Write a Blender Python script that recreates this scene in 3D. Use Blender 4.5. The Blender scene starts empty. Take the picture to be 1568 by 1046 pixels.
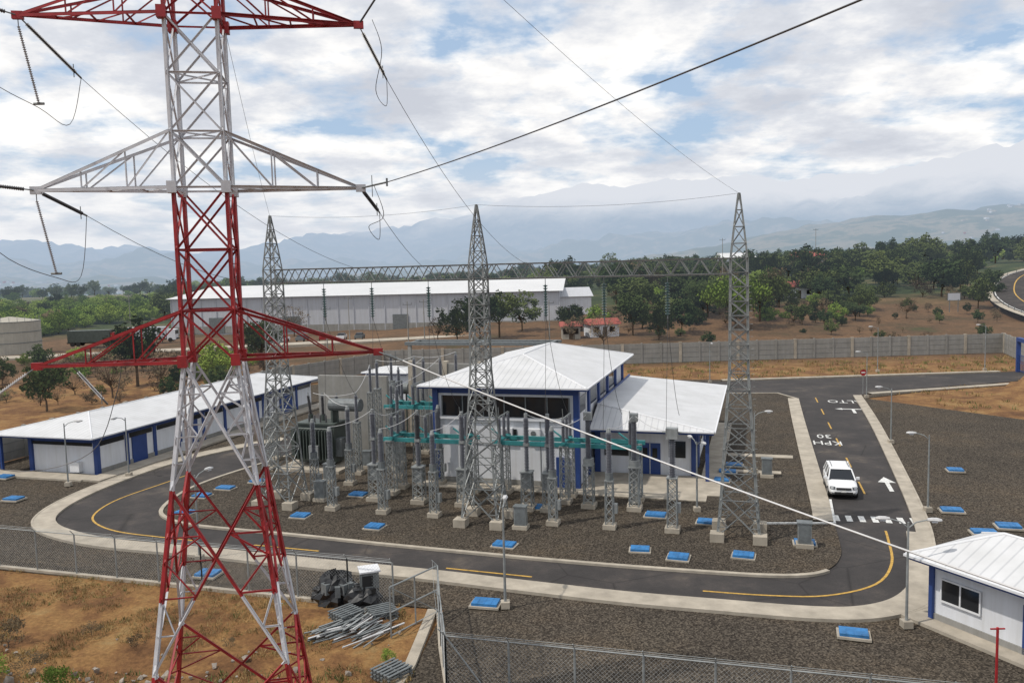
import bpy, math, random, bmesh
import numpy as np
from mathutils import Vector, Matrix, noise
from mathutils.geometry import tessellate_polygon
random.seed(7)
sc=bpy.context.scene
V=Vector
# ------------------------------------------------------------------ materials
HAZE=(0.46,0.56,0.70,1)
def newmat(name):
    m=bpy.data.materials.new(name); m.use_nodes=True
    nt=m.node_tree; b=nt.nodes['Principled BSDF']
    try: m.cycles.emission_sampling='NONE'
    except Exception: pass
    return m,nt,b
def hazeit(nt,dist=5500.0,cloud=False):  # aerial haze painted into the surface: emissive tint growing with distance
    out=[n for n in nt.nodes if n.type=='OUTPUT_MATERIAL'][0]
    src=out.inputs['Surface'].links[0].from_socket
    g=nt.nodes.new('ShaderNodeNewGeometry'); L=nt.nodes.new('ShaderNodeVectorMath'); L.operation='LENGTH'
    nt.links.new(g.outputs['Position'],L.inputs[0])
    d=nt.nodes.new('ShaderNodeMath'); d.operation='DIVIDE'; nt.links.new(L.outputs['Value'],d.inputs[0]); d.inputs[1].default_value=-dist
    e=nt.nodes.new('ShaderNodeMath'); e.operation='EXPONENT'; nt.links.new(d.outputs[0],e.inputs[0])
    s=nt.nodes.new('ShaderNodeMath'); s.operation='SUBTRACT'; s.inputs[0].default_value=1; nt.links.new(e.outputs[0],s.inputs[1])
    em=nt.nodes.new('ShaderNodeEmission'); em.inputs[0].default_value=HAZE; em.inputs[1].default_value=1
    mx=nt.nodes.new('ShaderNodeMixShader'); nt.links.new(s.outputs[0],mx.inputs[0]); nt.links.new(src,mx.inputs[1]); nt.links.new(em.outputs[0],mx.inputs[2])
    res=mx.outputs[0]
    if cloud:   # cloud veil on the mountain tops, painted in as pale emission by height
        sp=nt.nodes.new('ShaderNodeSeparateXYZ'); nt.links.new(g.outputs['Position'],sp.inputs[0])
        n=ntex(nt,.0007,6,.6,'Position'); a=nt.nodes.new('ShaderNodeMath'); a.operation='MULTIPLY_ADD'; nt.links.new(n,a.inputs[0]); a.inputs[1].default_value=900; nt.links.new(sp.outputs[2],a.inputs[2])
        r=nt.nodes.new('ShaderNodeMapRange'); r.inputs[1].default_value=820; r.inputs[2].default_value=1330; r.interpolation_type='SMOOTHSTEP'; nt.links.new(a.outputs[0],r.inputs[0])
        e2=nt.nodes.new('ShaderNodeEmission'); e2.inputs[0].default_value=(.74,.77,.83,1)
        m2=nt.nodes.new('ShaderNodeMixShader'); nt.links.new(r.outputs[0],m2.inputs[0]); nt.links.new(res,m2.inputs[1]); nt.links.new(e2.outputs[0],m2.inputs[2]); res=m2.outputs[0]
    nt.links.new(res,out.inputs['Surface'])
def ramp(nt,src,stops):
    r=nt.nodes.new('ShaderNodeValToRGB'); el=r.color_ramp.elements
    while len(el)<len(stops): el.new(0.5)
    for e,(p,c) in zip(el,stops):
        e.position=p; e.color=(c[0],c[1],c[2],1)
    nt.links.new(src,r.inputs[0]); return r.outputs[0]
def ntex(nt,scale,detail=5,rough=.6,coord='Object',src=None):
    if src is None:
        if coord=='Position':
            src=nt.nodes.new('ShaderNodeNewGeometry').outputs['Position']
        else: src=nt.nodes.new('ShaderNodeTexCoord').outputs[coord]
    n=nt.nodes.new('ShaderNodeTexNoise'); n.inputs['Scale'].default_value=scale; n.inputs['Detail'].default_value=detail
    n.inputs['Roughness'].default_value=rough; nt.links.new(src,n.inputs['Vector']); return n.outputs['Fac']
def mixc(nt,fac,a,b,mode='MIX'):
    m=nt.nodes.new('ShaderNodeMix'); m.data_type='RGBA'; m.blend_type=mode
    if isinstance(fac,float): m.inputs[0].default_value=fac
    else: nt.links.new(fac,m.inputs[0])
    for s,i in ((a,6),(b,7)):
        if isinstance(s,tuple): m.inputs[i].default_value=(s[0],s[1],s[2],1)
        else: nt.links.new(s,m.inputs[i])
    return m.outputs[2]
def bump(nt,b,h,strength=.4,dist=.05):
    bp=nt.nodes.new('ShaderNodeBump'); bp.inputs['Strength'].default_value=strength; bp.inputs['Distance'].default_value=dist
    nt.links.new(h,bp.inputs['Height']); nt.links.new(bp.outputs[0],b.inputs['Normal'])
def M(name,c,rough=.6,var=.15,scale=3.0,metal=0.0,streak=False):
    m,nt,b=newmat(name)
    n=ntex(nt,scale,6,.65,'Position')
    lo=tuple(max(0,x*(1-var)) for x in c); hi=tuple(min(1,x*(1+var)) for x in c)
    col=ramp(nt,n,[(.3,lo),(.7,hi)])
    if streak:   # rain streaks / grime running down walls
        mp=nt.nodes.new('ShaderNodeMapping'); mp.inputs['Scale'].default_value=(2.2,2.2,.16); g=nt.nodes.new('ShaderNodeNewGeometry'); nt.links.new(g.outputs['Position'],mp.inputs[0])
        col=mixc(nt,1.0,col,ramp(nt,ntex(nt,1.0,7,.7,src=mp.outputs[0]),[(.3,(.86,.85,.82)),(.6,(1,1,1))]),'MULTIPLY')
    nt.links.new(col,b.inputs['Base Color'])
    b.inputs['Roughness'].default_value=rough; b.inputs['Metallic'].default_value=metal
    return m
m_red=M('red_paint',(.29,.014,.018),.55,.35,2)
m_wht=M('white_tower_paint',(.52,.53,.56),.6,.16,2)
m_galv=M('galvanised_steel',(.25,.265,.265),.55,.25,3,.2)
m_galvd=M('galvanised_steel_dull',(.15,.165,.17),.6,.25,3,.2)
m_conc=M('concrete',(.36,.32,.26),.9,.25,.9)
m_concw=M('concrete_wall_grey',(.26,.255,.24),.9,.15,.8,streak=True)
m_wall=M('painted_wall_white',(.66,.68,.72),.7,.05,.6,streak=True)
m_trim=M('white_trim',(.66,.67,.69),.6,.05,2)
m_blue=M('blue_trim_paint',(.018,.05,.19),.55,.15,1)
m_bluecov=M('blue_cover_paint',(.025,.15,.36),.6,.35,2.5)
m_glass=M('dark_window_glass',(.02,.022,.025),.12,.1,1)
m_ins=M('grey_insulator',(.12,.125,.145),.4,.2,2)
m_insg=M('glass_insulator',(.10,.17,.17),.25,.2,2)
m_insb=M('dark_insulator',(.05,.05,.055),.4,.2,2)
m_insl=M('pale_insulator',(.33,.34,.36),.35,.2,2)
m_teal=M('teal_paint',(.035,.22,.23),.55,.2,2)
m_trafo=M('transformer_paint',(.065,.08,.072),.5,.25,2)
m_wire=M('conductor',(.07,.07,.075),.5,.1,2)
m_wirel=M('bright_conductor',(.50,.50,.50),.5,.05,2)
m_white=M('road_paint_white',(.60,.60,.58),.7,.35,5)
m_yel=M('road_paint_yellow',(.45,.27,.05),.7,.35,5)
m_carw=M('car_paint_white',(.74,.75,.76),.2,.02,1)
m_rub=M('rubber',(.02,.02,.02),.8,.1,3)
m_chrome=M('chrome',(.5,.5,.52),.2,.05,3,.8)
m_lens=M('lamp_lens',(.6,.62,.65),.15,.05,3)
m_bark=M('bark',(.10,.075,.055),.9,.3,4)
m_rock=M('rock',(.26,.225,.19),.9,.4,2)
m_tarp=M('black_tarp',(.015,.016,.018),.45,.3,3)
m_dredroof=M('red_roof',(.28,.06,.04),.7,.2,1)
m_beige=M('beige_tank_paint',(.36,.33,.27),.6,.12,.5,streak=True)
m_ware=M('warehouse_cladding',(.46,.47,.50),.6,.06,.05,streak=True)
m_wareroof=M('warehouse_roof',(.58,.58,.58),.5,.08,.05)
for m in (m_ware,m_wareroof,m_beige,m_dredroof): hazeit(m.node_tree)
m_mesh=M('chain_link_wire',(.35,.36,.36),.6,.1,3)
m_grass=M('dry_grass',(.26,.18,.075),.9,.4,.6)
m_grassg=M('green_grass',(.10,.13,.035),.9,.4,.6)
def roofmat():
    m,nt,b=newmat('white_ribbed_roof')
    tc=nt.nodes.new('ShaderNodeTexCoord'); s=nt.nodes.new('ShaderNodeSeparateXYZ'); nt.links.new(tc.outputs['Normal'],s.inputs[0])
    p=nt.nodes.new('ShaderNodeSeparateXYZ'); nt.links.new(tc.outputs['Object'],p.inputs[0])
    ax=nt.nodes.new('ShaderNodeMath'); ax.operation='ABSOLUTE'; nt.links.new(s.outputs[0],ax.inputs[0])
    ay=nt.nodes.new('ShaderNodeMath'); ay.operation='ABSOLUTE'; nt.links.new(s.outputs[1],ay.inputs[0])
    g=nt.nodes.new('ShaderNodeMath'); g.operation='GREATER_THAN'; nt.links.new(ax.outputs[0],g.inputs[0]); nt.links.new(ay.outputs[0],g.inputs[1])
    mx=nt.nodes.new('ShaderNodeMix'); nt.links.new(g.outputs[0],mx.inputs[0]); nt.links.new(p.outputs[0],mx.inputs[2]); nt.links.new(p.outputs[1],mx.inputs[3])
    a=nt.nodes.new('ShaderNodeMath'); a.operation='MULTIPLY'; a.inputs[1].default_value=2.2; nt.links.new(mx.outputs[0],a.inputs[0])
    f=nt.nodes.new('ShaderNodeMath'); f.operation='FRACT'; nt.links.new(a.outputs[0],f.inputs[0])
    c1=ramp(nt,f.outputs[0],[(0,(.42,.43,.45)),(.14,(.585,.59,.60)),(.88,(.585,.59,.60)),(1,(.45,.46,.48))])
    n=ramp(nt,ntex(nt,.6,5,.6,'Position'),[(.3,(.84,.84,.83)),(.65,(1,1,1))])
    nt.links.new(mixc(nt,1.0,c1,n,'MULTIPLY'),b.inputs['Base Color']); b.inputs['Roughness'].default_value=.6
    return m
m_roof=roofmat()
def gravelmat():
    m,nt,b=newmat('gravel')
    v=nt.nodes.new('ShaderNodeTexVoronoi'); v.inputs['Scale'].default_value=15
    g=nt.nodes.new('ShaderNodeNewGeometry'); nt.links.new(g.outputs['Position'],v.inputs['Vector'])
    bw=nt.nodes.new('ShaderNodeRGBToBW'); nt.links.new(v.outputs['Color'],bw.inputs[0])
    sp=ramp(nt,bw.outputs[0],[(.1,(.024,.020,.017)),(.5,(.056,.048,.039)),(.85,(.125,.107,.086))])
    big=ramp(nt,ntex(nt,.09,9,.78,'Position'),[(.3,(.72,.72,.73)),(.5,(1,.98,.95)),(.68,(1.32,1.20,1.05))])
    nt.links.new(mixc(nt,1.0,sp,big,'MULTIPLY'),b.inputs['Base Color']); b.inputs['Roughness'].default_value=.95; b.inputs['Specular IOR Level'].default_value=.12
    bump(nt,b,v.outputs['Distance'],.6,.04); return m
m_gravel=gravelmat()
def asphmat():
    m,nt,b=newmat('asphalt')
    a=ramp(nt,ntex(nt,.22,7,.72,'Position'),[(.28,(.030,.028,.028)),(.5,(.046,.042,.041)),(.58,(.060,.053,.050)),(.66,(.094,.080,.068)),(.8,(.16,.13,.105))])
    s=ramp(nt,ntex(nt,25,3,.7,'Position'),[(.3,(.78,.78,.78)),(.7,(1.22,1.22,1.22))])
    cr=nt.nodes.new('ShaderNodeTexVoronoi'); cr.feature='DISTANCE_TO_EDGE'; cr.inputs['Scale'].default_value=.13
    g=nt.nodes.new('ShaderNodeNewGeometry'); nt.links.new(g.outputs['Position'],cr.inputs['Vector'])
    k=ramp(nt,cr.outputs['Distance'],[(0,(.6,.6,.6)),(.006,(1,1,1))])
    c=mixc(nt,1.0,mixc(nt,1.0,a,s,'MULTIPLY'),k,'MULTIPLY')
    nt.links.new(c,b.inputs['Base Color']); b.inputs['Roughness'].default_value=.85; b.inputs['Specular IOR Level'].default_value=.25
    return m
m_asph=asphmat()
def terrmat():
    m,nt,b=newmat('terrain_soil')
    dirt=ramp(nt,ntex(nt,.3,9,.74,'Position'),[(.3,(.085,.042,.022)),(.46,(.18,.092,.040)),(.56,(.26,.145,.058)),(.66,(.29,.19,.085)),(.78,(.31,.22,.13))])
    sc_=ramp(nt,ntex(nt,6,6,.75,'Position'),[(.3,(.6,.6,.6)),(.7,(1.2,1.2,1.15))])
    dirt=mixc(nt,1.0,dirt,sc_,'MULTIPLY')
    dry=ramp(nt,ntex(nt,.05,8,.75,'Position'),[(.3,(.05,.06,.022)),(.42,(.095,.06,.032)),(.55,(.145,.083,.043)),(.7,(.19,.115,.058))])
    dry=mixc(nt,1.0,dry,ramp(nt,ntex(nt,1.3,5,.8,'Position'),[(.3,(.55,.55,.55)),(.7,(1.3,1.3,1.25))]),'MULTIPLY')
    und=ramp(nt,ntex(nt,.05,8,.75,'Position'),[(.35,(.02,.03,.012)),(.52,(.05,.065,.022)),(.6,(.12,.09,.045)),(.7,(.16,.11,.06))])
    far=ramp(nt,ntex(nt,.004,9,.7,'Position'),[(.35,(.035,.055,.022)),(.5,(.05,.07,.03)),(.58,(.18,.15,.09)),(.66,(.05,.07,.03)),(.8,(.2,.15,.10))])
    g=nt.nodes.new('ShaderNodeNewGeometry'); s=nt.nodes.new('ShaderNodeSeparateXYZ'); nt.links.new(g.outputs['Position'],s.inputs[0])
    def step(src,a,bb):
        r=nt.nodes.new('ShaderNodeMapRange'); r.inputs[1].default_value=a; r.inputs[2].default_value=bb; nt.links.new(src,r.inputs[0]); return r.outputs[0]
    L=nt.nodes.new('ShaderNodeVectorMath'); L.operation='LENGTH'; nt.links.new(g.outputs['Position'],L.inputs[0])
    c=mixc(nt,step(s.outputs[1],118,127),dirt,dry)
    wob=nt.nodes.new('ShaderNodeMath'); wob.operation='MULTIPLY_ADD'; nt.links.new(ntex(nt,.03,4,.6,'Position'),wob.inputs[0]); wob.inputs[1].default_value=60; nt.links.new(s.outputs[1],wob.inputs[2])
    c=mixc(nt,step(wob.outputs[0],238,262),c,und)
    c=mixc(nt,step(L.outputs['Value'],500,800),c,far)
    nt.links.new(c,b.inputs['Base Color']); b.inputs['Roughness'].default_value=1
    b.inputs['Specular IOR Level'].default_value=.1
    bump(nt,b,ntex(nt,2.5,8,.7,'Position'),.6,.15)
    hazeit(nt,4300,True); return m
m_terr=terrmat()
def leafmat(name,c1,c2,haze=True):
    m,nt,b=newmat(name)
    oi=nt.nodes.new('ShaderNodeObjectInfo')
    n=ntex(nt,.9,3,.6,'Position')
    a=nt.nodes.new('ShaderNodeMath'); a.operation='ADD'; nt.links.new(oi.outputs['Random'],a.inputs[0]); nt.links.new(n,a.inputs[1])
    h=nt.nodes.new('ShaderNodeMath'); h.operation='MULTIPLY'; h.inputs[1].default_value=.5; nt.links.new(a.outputs[0],h.inputs[0])
    nt.links.new(ramp(nt,h.outputs[0],[(.2,c1),(.8,c2)]),b.inputs['Base Color']); b.inputs['Roughness'].default_value=.8
    b.inputs['Specular IOR Level'].default_value=.15
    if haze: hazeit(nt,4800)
    return m
m_leafd=leafmat('dark_foliage',(.020,.038,.010),(.090,.11,.026))
m_leafg=leafmat('bright_foliage',(.08,.14,.018),(.22,.28,.045))
m_leafb=leafmat('dry_foliage',(.09,.065,.035),(.18,.13,.07))
# ------------------------------------------------------------------ mesh builder
class MB:
    def __init__(s): s.v=[];s.f=[];s.m=[];s.mats=[]
    def mi(s,mat):
        if mat not in s.mats: s.mats.append(mat)
        return s.mats.index(mat)
    def add(s,vs,fs,mat):
        o=len(s.v); s.v+= [tuple(p) for p in vs]; k=s.mi(mat)
        for f in fs: s.f.append(tuple(i+o for i in f)); s.m.append(k)
    def box(s,c,d,mat,rot=0):
        x,y,z=c; a,b,h=d[0]/2,d[1]/2,d[2]/2; cr,sr=math.cos(rot),math.sin(rot)
        vs=[]
        for dz in(-h,h):
            for dx,dy in((-a,-b),(a,-b),(a,b),(-a,b)): vs.append((x+dx*cr-dy*sr,y+dx*sr+dy*cr,z+dz))
        s.add(vs,[(3,2,1,0),(4,5,6,7),(0,1,5,4),(1,2,6,5),(2,3,7,6),(3,0,4,7)],mat)
    def bb(s,x0,x1,y0,y1,z0,z1,mat): s.box(((x0+x1)/2,(y0+y1)/2,(z0+z1)/2),(x1-x0,y1-y0,z1-z0),mat)
    def frame(s,p,q):
        d=(V(q)-V(p))
        if d.length<1e-6: d=V((0,0,1))
        d.normalize(); up=V((0,0,1)) if abs(d.z)<.95 else V((0,1,0))
        a=d.cross(up).normalized(); b=d.cross(a).normalized(); return a,b
    def tube(s,p,q,r,mat,n=6,r2=None):
        r2=r if r2 is None else r2; a,b=s.frame(p,q); p=V(p);q=V(q); vs=[]
        for c,rr in((p,r),(q,r2)):
            for i in range(n):
                t=2*math.pi*i/n; vs.append(c+a*math.cos(t)*rr+b*math.sin(t)*rr)
        fs=[(i,(i+1)%n,n+(i+1)%n,n+i) for i in range(n)]+[tuple(range(n))[::-1],tuple(range(n,2*n))]
        s.add(vs,fs,mat)
    def path(s,pts,r,mat,n=5):
        for i in range(len(pts)-1): s.tube(pts[i],pts[i+1],r,mat,n)
    def ang(s,p,q,w,mat,t=.014):   # rolled steel angle section
        p=V(p);q=V(q)
        if callable(mat):          # paint bands: split where the colour changes
            cuts=[0,1]
            if abs(q.z-p.z)>1e-4:
                for zc in (3.9,6.0,9.2,12.9,17.95,22.85):
                    t_=(zc-p.z)/(q.z-p.z)
                    if 0<t_<1: cuts.append(t_)
            cuts.sort()
            for i in range(len(cuts)-1):
                a_=p.lerp(q,cuts[i]);b_=p.lerp(q,cuts[i+1]); s.ang(a_,b_,w,mat((a_.z+b_.z)/2),t)
            return
        a,b=s.frame(p,q)
        for (u,v_) in ((a,b),(b,a)):
            vs=[]
            for c in(p,q):
                o=c
                vs+= [o-u*w/2-v_*w/2,o+u*w/2-v_*w/2,o+u*w/2-v_*(w/2-t),o-u*w/2-v_*(w/2-t)]
            s.add(vs,[(0,1,5,4),(1,2,6,5),(2,3,7,6),(3,0,4,7),(3,2,1,0),(4,5,6,7)],mat)
    def ins(s,p,q,r,mat,pitch=.1,core=.45):
        p=V(p);q=V(q);L=(q-p).length;n=max(3,int(L/pitch)); s.tube(p,q,r*core,mat,6)
        for i in range(n):
            c=p.lerp(q,(i+.5)/n); d=(q-p).normalized()*L/n*.22; s.tube(c-d,c+d,r,mat,8,r*.6)
    def wire(s,p,q,sag,r,mat,n=14):
        p=V(p);q=V(q);pts=[]
        for i in range(n+1):
            t=i/n; c=p.lerp(q,t); c.z-=4*sag*t*(1-t); pts.append(c)
        s.path(pts,r,mat,4)
    def poly(s,pts,z,mat):
        vs=[V((p[0],p[1],z if len(p)<3 else p[2])) for p in pts]
        tris=tessellate_polygon([vs])
        fs=[]
        for t in tris:
            a,b,c=[vs[i] for i in t]
            fs.append(tuple(t) if (b-a).cross(c-a).z>0 else tuple(reversed(t)))
        s.add(vs,fs,mat)
    def strip(s,pts,w0,w1,z0,z1,mat,closed=False):
        P=[V((p[0],p[1],0)) for p in pts]; n=len(P); vs=[]
        for i in range(n):
            a=P[max(i-1,0)];b=P[min(i+1,n-1)]
            if closed: a=P[i-1];b=P[(i+1)%n]
            d=(b-a).normalized(); nn=V((d.y,-d.x,0))
            l=P[i]+nn*w0; r=P[i]+nn*w1
            vs+=[(l.x,l.y,z0),(l.x,l.y,z1),(r.x,r.y,z1),(r.x,r.y,z0)]
        fs=[]
        for i in range(n if closed else n-1):
            j=(i+1)%n
            for k in range(3): fs.append((4*i+k,4*j+k,4*j+k+1,4*i+k+1))
        s.add(vs,fs,mat)
    def obj(s,name,parent=None,origin=None,rotz=0,smooth=False):
        me=bpy.data.meshes.new(name); o=V(origin) if origin else V((0,0,0))
        me.from_pydata([(p[0]-o.x,p[1]-o.y,p[2]-o.z) for p in s.v],[],s.f)
        for m in s.mats: me.materials.append(m)
        me.polygons.foreach_set('material_index',s.m)
        if smooth: me.polygons.foreach_set('use_smooth',[True]*len(s.f))
        me.update()
        ob=bpy.data.objects.new(name,me); sc.collection.objects.link(ob)
        if parent: ob.parent=parent
        else:
            if rotz: o=Matrix.Rotation(rotz,3,'Z')@o
        ob.location=o; ob.rotation_euler=(0,0,0 if parent else rotz)
        return ob
def empty(name,loc=(0,0,0),rotz=0):
    e=bpy.data.objects.new(name,None); sc.collection.objects.link(e); e.location=loc; e.rotation_euler=(0,0,rotz); return e
def inst(name,src,loc,rotz=0,scale=1,parent=None):
    o=bpy.data.objects.new(name,src.data); sc.collection.objects.link(o); o.location=loc; o.rotation_euler=(0,0,rotz)
    o.scale=(scale,)*3 if not isinstance(scale,tuple) else scale
    if parent: o.parent=parent
    return o
SR=-math.atan2(.287,.958)
def W(xl,yl): return (xl*.958+yl*.287,-xl*.287+yl*.958)
def smooth_pts(pts,k=5,closed=False):
    P=[V((p[0],p[1],0)) for p in pts]; n=len(P); out=[]
    R=range(n if closed else n-1)
    for i in R:
        if closed: a,b,c,d=P[i-1],P[i],P[(i+1)%n],P[(i+2)%n]
        else: a,b,c,d=P[max(i-1,0)],P[i],P[i+1],P[min(i+2,n-1)]
        for j in range(k):
            t=j/k; out.append(.5*((2*b)+(c-a)*t+(2*a-5*b+4*c-d)*t*t+(3*b-a-3*c+d)*t**3))
    if not closed: out.append(P[-1])
    return [(p.x,p.y) for p in out]
# ------------------------------------------------------------------ terrain
def ss(t): t=np.clip(t,0,1); return t*t*(3-2*t)
UP=[-2500,-600,0,200,330,640,800,1000,1200,1300,1450,1568,2200,3500]
MP=[60,50,44,34,24,62,95,108,112,112,122,132,140,90]
def hgt(x,y):
    x=np.asarray(x,float);y=np.asarray(y,float); r=np.hypot(x,y); az=x/np.maximum(y,1.0); az=np.where(y<1,np.sign(x)*3,az)
    R=ss((az+.25)/.5)
    h=R*7.5*ss((y-132)/170)+6*ss((az-.2)/.5)*ss((y-200)/220)
    h=h*(1-ss((r-480)/1500))
    h=h-60*ss((r-600)/2200)
    u=784+1265*az
    prof=np.interp(u,UP,MP)/1265.0*11500+70
    h=h+prof*ss((r-7000)/4500)
    n2=np.interp(u,[-2500,0,120,300,900,1100,1250,1400,1568,3000],[30,60,44,20,35,110,180,220,280,220])
    h=h+n2*ss((r-2600)/1500)*(1-ss((r-4400)/1500))
    n3=np.interp(u,[-2500,0,300,520,700,900,1100,1568,3000],[40,90,150,70,130,230,300,330,240])
    h=h+n3*ss((r-5300)/1200)*(1-ss((r-7200)/1200))
    return h
def hz(x,y): return float(hgt(x,y))
rs=list(np.arange(4,20,2.0))+list(np.arange(20,60,.8))+list(np.arange(60,140,2.5))+list(np.geomspace(140,17000,120))
NA=1000; vs=[];fs=[]
vs.append((0,0,-.05))
for r in rs:
    for i in range(NA):
        t=2*math.pi*i/NA; vs.append((r*math.sin(t),r*math.cos(t),0))
va=np.array(vs); va[:,2]=hgt(va[:,0],va[:,1])-.06
def inside(x,y,poly):
    c=False;n=len(poly);j=n-1
    for i in range(n):
        if (poly[i][1]>y)!=(poly[j][1]>y) and x<(poly[j][0]-poly[i][0])*(y-poly[i][1])/(poly[j][1]-poly[i][1])+poly[i][0]: c=not c
        j=i
    return c
gravel_poly=[(-75,57),(-34,44.8),(-17.8,40.2),(-3.4,36.4),(-4.2,30),(-5.2,12),(80,12),(75,45),(60,60),(49,74),(38.7,90),(64,101),(70,108),(27,107),(-5,113),(-22,116),(-31,109),(-45.6,60.5),(-75,66)]
plat=[(-78,54),(-34,43.5),(-17.8,39),(-3.9,35),(-4.6,29),(-6,10),(84,10),(80,45),(63,62),(52,76),(44,88),(66,99),(76,124),(74,130),(-22,130),(-33,111),(-47,63),(-78,69)]
rr=np.hypot(va[:,0],va[:,1])
for i in range(len(va)):
    x,y=va[i,0],va[i,1]; r=rr[i]
    if r<140 and y>0:
        if inside(x,y,plat): continue
        va[i,2]+=.35*max(0,noise.fractal(V((x*.35,y*.35,0)),.7,2,4)+.3)*.6
        if 48<x<95 and 60<y<110: va[i,2]+=1.6*float(ss((x-50)/14))
    elif r<700: va[i,2]+=noise.fractal(V((x*.03,y*.03,1)),.8,2,4)*.8*min(1,(r-140)/60 if y>0 else 1)
    elif r>1500:
        k=float(ss((r-2000)/6000)); va[i,2]+=noise.fractal(V((x*.0006,y*.0006,3)),.7,2.1,8)*(18+190*k)
for a in range(NA): fs.append((0,1+(a+1)%NA,1+a)[::-1])
for k in range(len(rs)-1):
    o=1+k*NA;p=o+NA
    for a in range(NA):
        b=(a+1)%NA; fs.append((o+a,p+a,p+b,o+b))
me=bpy.data.meshes.new('ground'); me.from_pydata([tuple(p) for p in va],[],fs); me.materials.append(m_terr)
me.polygons.foreach_set('use_smooth',[True]*len(fs)); me.update()
g=bpy.data.objects.new('ground',me); sc.collection.objects.link(g)
# ------------------------------------------------------------------ site surfaces
b=MB(); b.poly(gravel_poly,0,m_gravel); b.obj('gravel_yard')
A=[(-21.7,75.8),(-26.2,71.4),(-29.3,66.4),(-30.9,60.9),(-31.5,56.6),(-31.3,53.2),(-30.3,50.6),(-28.1,48.4),(-24.1,46.2),(-17.7,44.2),(-10.6,41.8),(-5,40),(-.4,38.3),(4.6,36.5),(8.8,35.3),(12.5,34.3),(15,34.1),(17.3,34.9),(19.2,36.7),(20.4,39),(22,42.4),(23.9,46.9),(27.3,56.4),(33.8,75.5),(38.8,91.4)]
As=smooth_pts(A)
I=[(-17,73),(-19.1,68.1),(-20.7,65),(-22.6,61),(-23.5,57.5),(-23.3,53.5),(-22,51.3),(-19.3,49.6),(-13.1,47.5),(-7.1,45.3),(2,42.2),(8.5,40.3),(13,39.3),(15.3,39.8),(16.8,41.7),(17.7,44.2),(18.6,47.2),(20.1,52),(27.3,76.3),(31.5,90.2)]
Is=smooth_pts(I)
b=MB(); b.poly(As+[(41,94),(60.5,99.2),(72,103),(75,110),(64,106.8),(27,105),(-5,110),(-21,101)],.02,m_asph); b.obj('asphalt_road')
b=MB(); b.poly(Is+[(30.6,94.6),(24,95.6),(-2,100),(-14,90)],.08,m_gravel); b.obj('gravel_island')
ia=[i for i,p in enumerate(As) if p[1]>44 and p[0]>20][0]
b=MB(); b.strip(As[:ia+1],0,-1.25,0,.13,m_conc); b.strip(As[ia:],0,-.75,0,.131,m_conc); b.strip([(40.2,93.2),(50,95.4),(60.5,98),(72,102)],.1,1.0,0,.13,m_conc); b.strip([(27,105.6),(64,107.4)],0,-.8,0,.13,m_conc)
b.obj('outer_sidewalk')
b=MB(); b.strip(As,.12,.0,0,.15,m_conc); b.obj('outer_kerb')
b=MB(); b.strip(Is[:-30],0,.26,0,.14,m_conc)
side=[p for p in Is if p[1]>47 and p[0]>17]; b.strip(side,0,-1.15,0,.15,m_conc)
b.strip(side+[(30.6,94.6),(24,95.6),(8,98)],0,-.25,0,.13,m_conc)
b.obj('inner_kerb')
b=MB()
def slab(x0,x1,y0,y1,z=.14):
    b.bb(x0,x1,y0,y1,-.02,z,m_conc)
slab(-23.5,-3.2,53.2,54.6);slab(-3.9,-2.4,54.6,80);slab(-11.8,-3.9,54.6,59.4);slab(-2.3,2.6,66.4,67.3);slab(-2.3,1.6,61.3,62.0)
slab(-49.2,-47.6,49.6,88);slab(-60,-49.2,49.4,51)
b.obj('paved_walkway',rotz=SR)
b=MB(); b.strip([(14.2,47.3),(18.5,47.0),(20,51.6)],0,.15,.08,.16,m_white); b.obj('kerb_stone')
# markings
b=MB(); zY=.03
def mark(pts,w,mat): b.strip(pts,-w/2,w/2,zY-.002,zY,mat)
mark(smooth_pts([(-25.3,63),(-26.2,60.4),(-27.6,56.5),(-27.7,53.5),(-26.8,51.2),(-24.4,49.1),(-21,47.7),(-18.7,46.9)]),.13,m_yel)
mark([(-15,45.9),(-11,44.6)],.13,m_yel); mark([(-3.7,41.5),(.7,40)],.13,m_yel)
mark(smooth_pts([(8.7,37.7),(11.5,37),(14.2,36.8),(17,38),(19,40.7),(20.4,44.2),(20.9,45.6)]),.13,m_yel)
for t in (53,60,67,74,81,88):
    x=22.6+(t-52)*.283; mark([(x,t),(x+.85,t+3)],.13,m_yel)
for i in range(7):
    x=18.95+i*.70; y=47.6-i*.16; mark([(x,y),(x+.3,y+1.1)],.34,m_white)
def arrow(cx,cy,s=1):
    d=V((.283,.959)); n=V((.959,-.283)); c=V((cx,cy))
    P=lambda a,bb: tuple(c+n*a*s+d*bb*s)
    b.poly([P(-.12,-1.6),P(.12,-1.6),P(.12,.4),P(-.12,.4)],zY,m_white)
    b.poly([P(-.5,.4),P(.5,.4),P(0,1.7)],zY,m_white)
arrow(25.4,55.2,1.15)
c0=V((34.6,83.2)); d=V((.283,.959)); n=V((.959,-.283)); P=lambda a,bb: tuple(c0+n*a+d*bb)
b.poly([P(-1,.1),P(1,.1),P(1,.45),P(-1,.45)],zY,m_white); b.poly([P(-.15,.1),P(.15,.1),P(.15,-2),P(-.15,-2)],zY+.002,m_white)
b.poly([P(-1,-.2),P(-1,.75),P(-1.7,.28)],zY,m_white); b.poly([P(1,-.2),P(1,.75),P(1.7,.28)],zY,m_white)
b.obj('road_markings')
def text(s_,x,y,h):
    cu=bpy.data.curves.new('t','FONT'); cu.body=s_; cu.size=h; cu.align_x='CENTER'; cu.resolution_u=2
    o=bpy.data.objects.new('road_lettering',cu); sc.collection.objects.link(o); o.location=(x,y,.034); o.rotation_euler=(0,0,math.pi+SR)
    o.scale=(.85,1.5,1); cu.materials.append(m_white)
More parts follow.
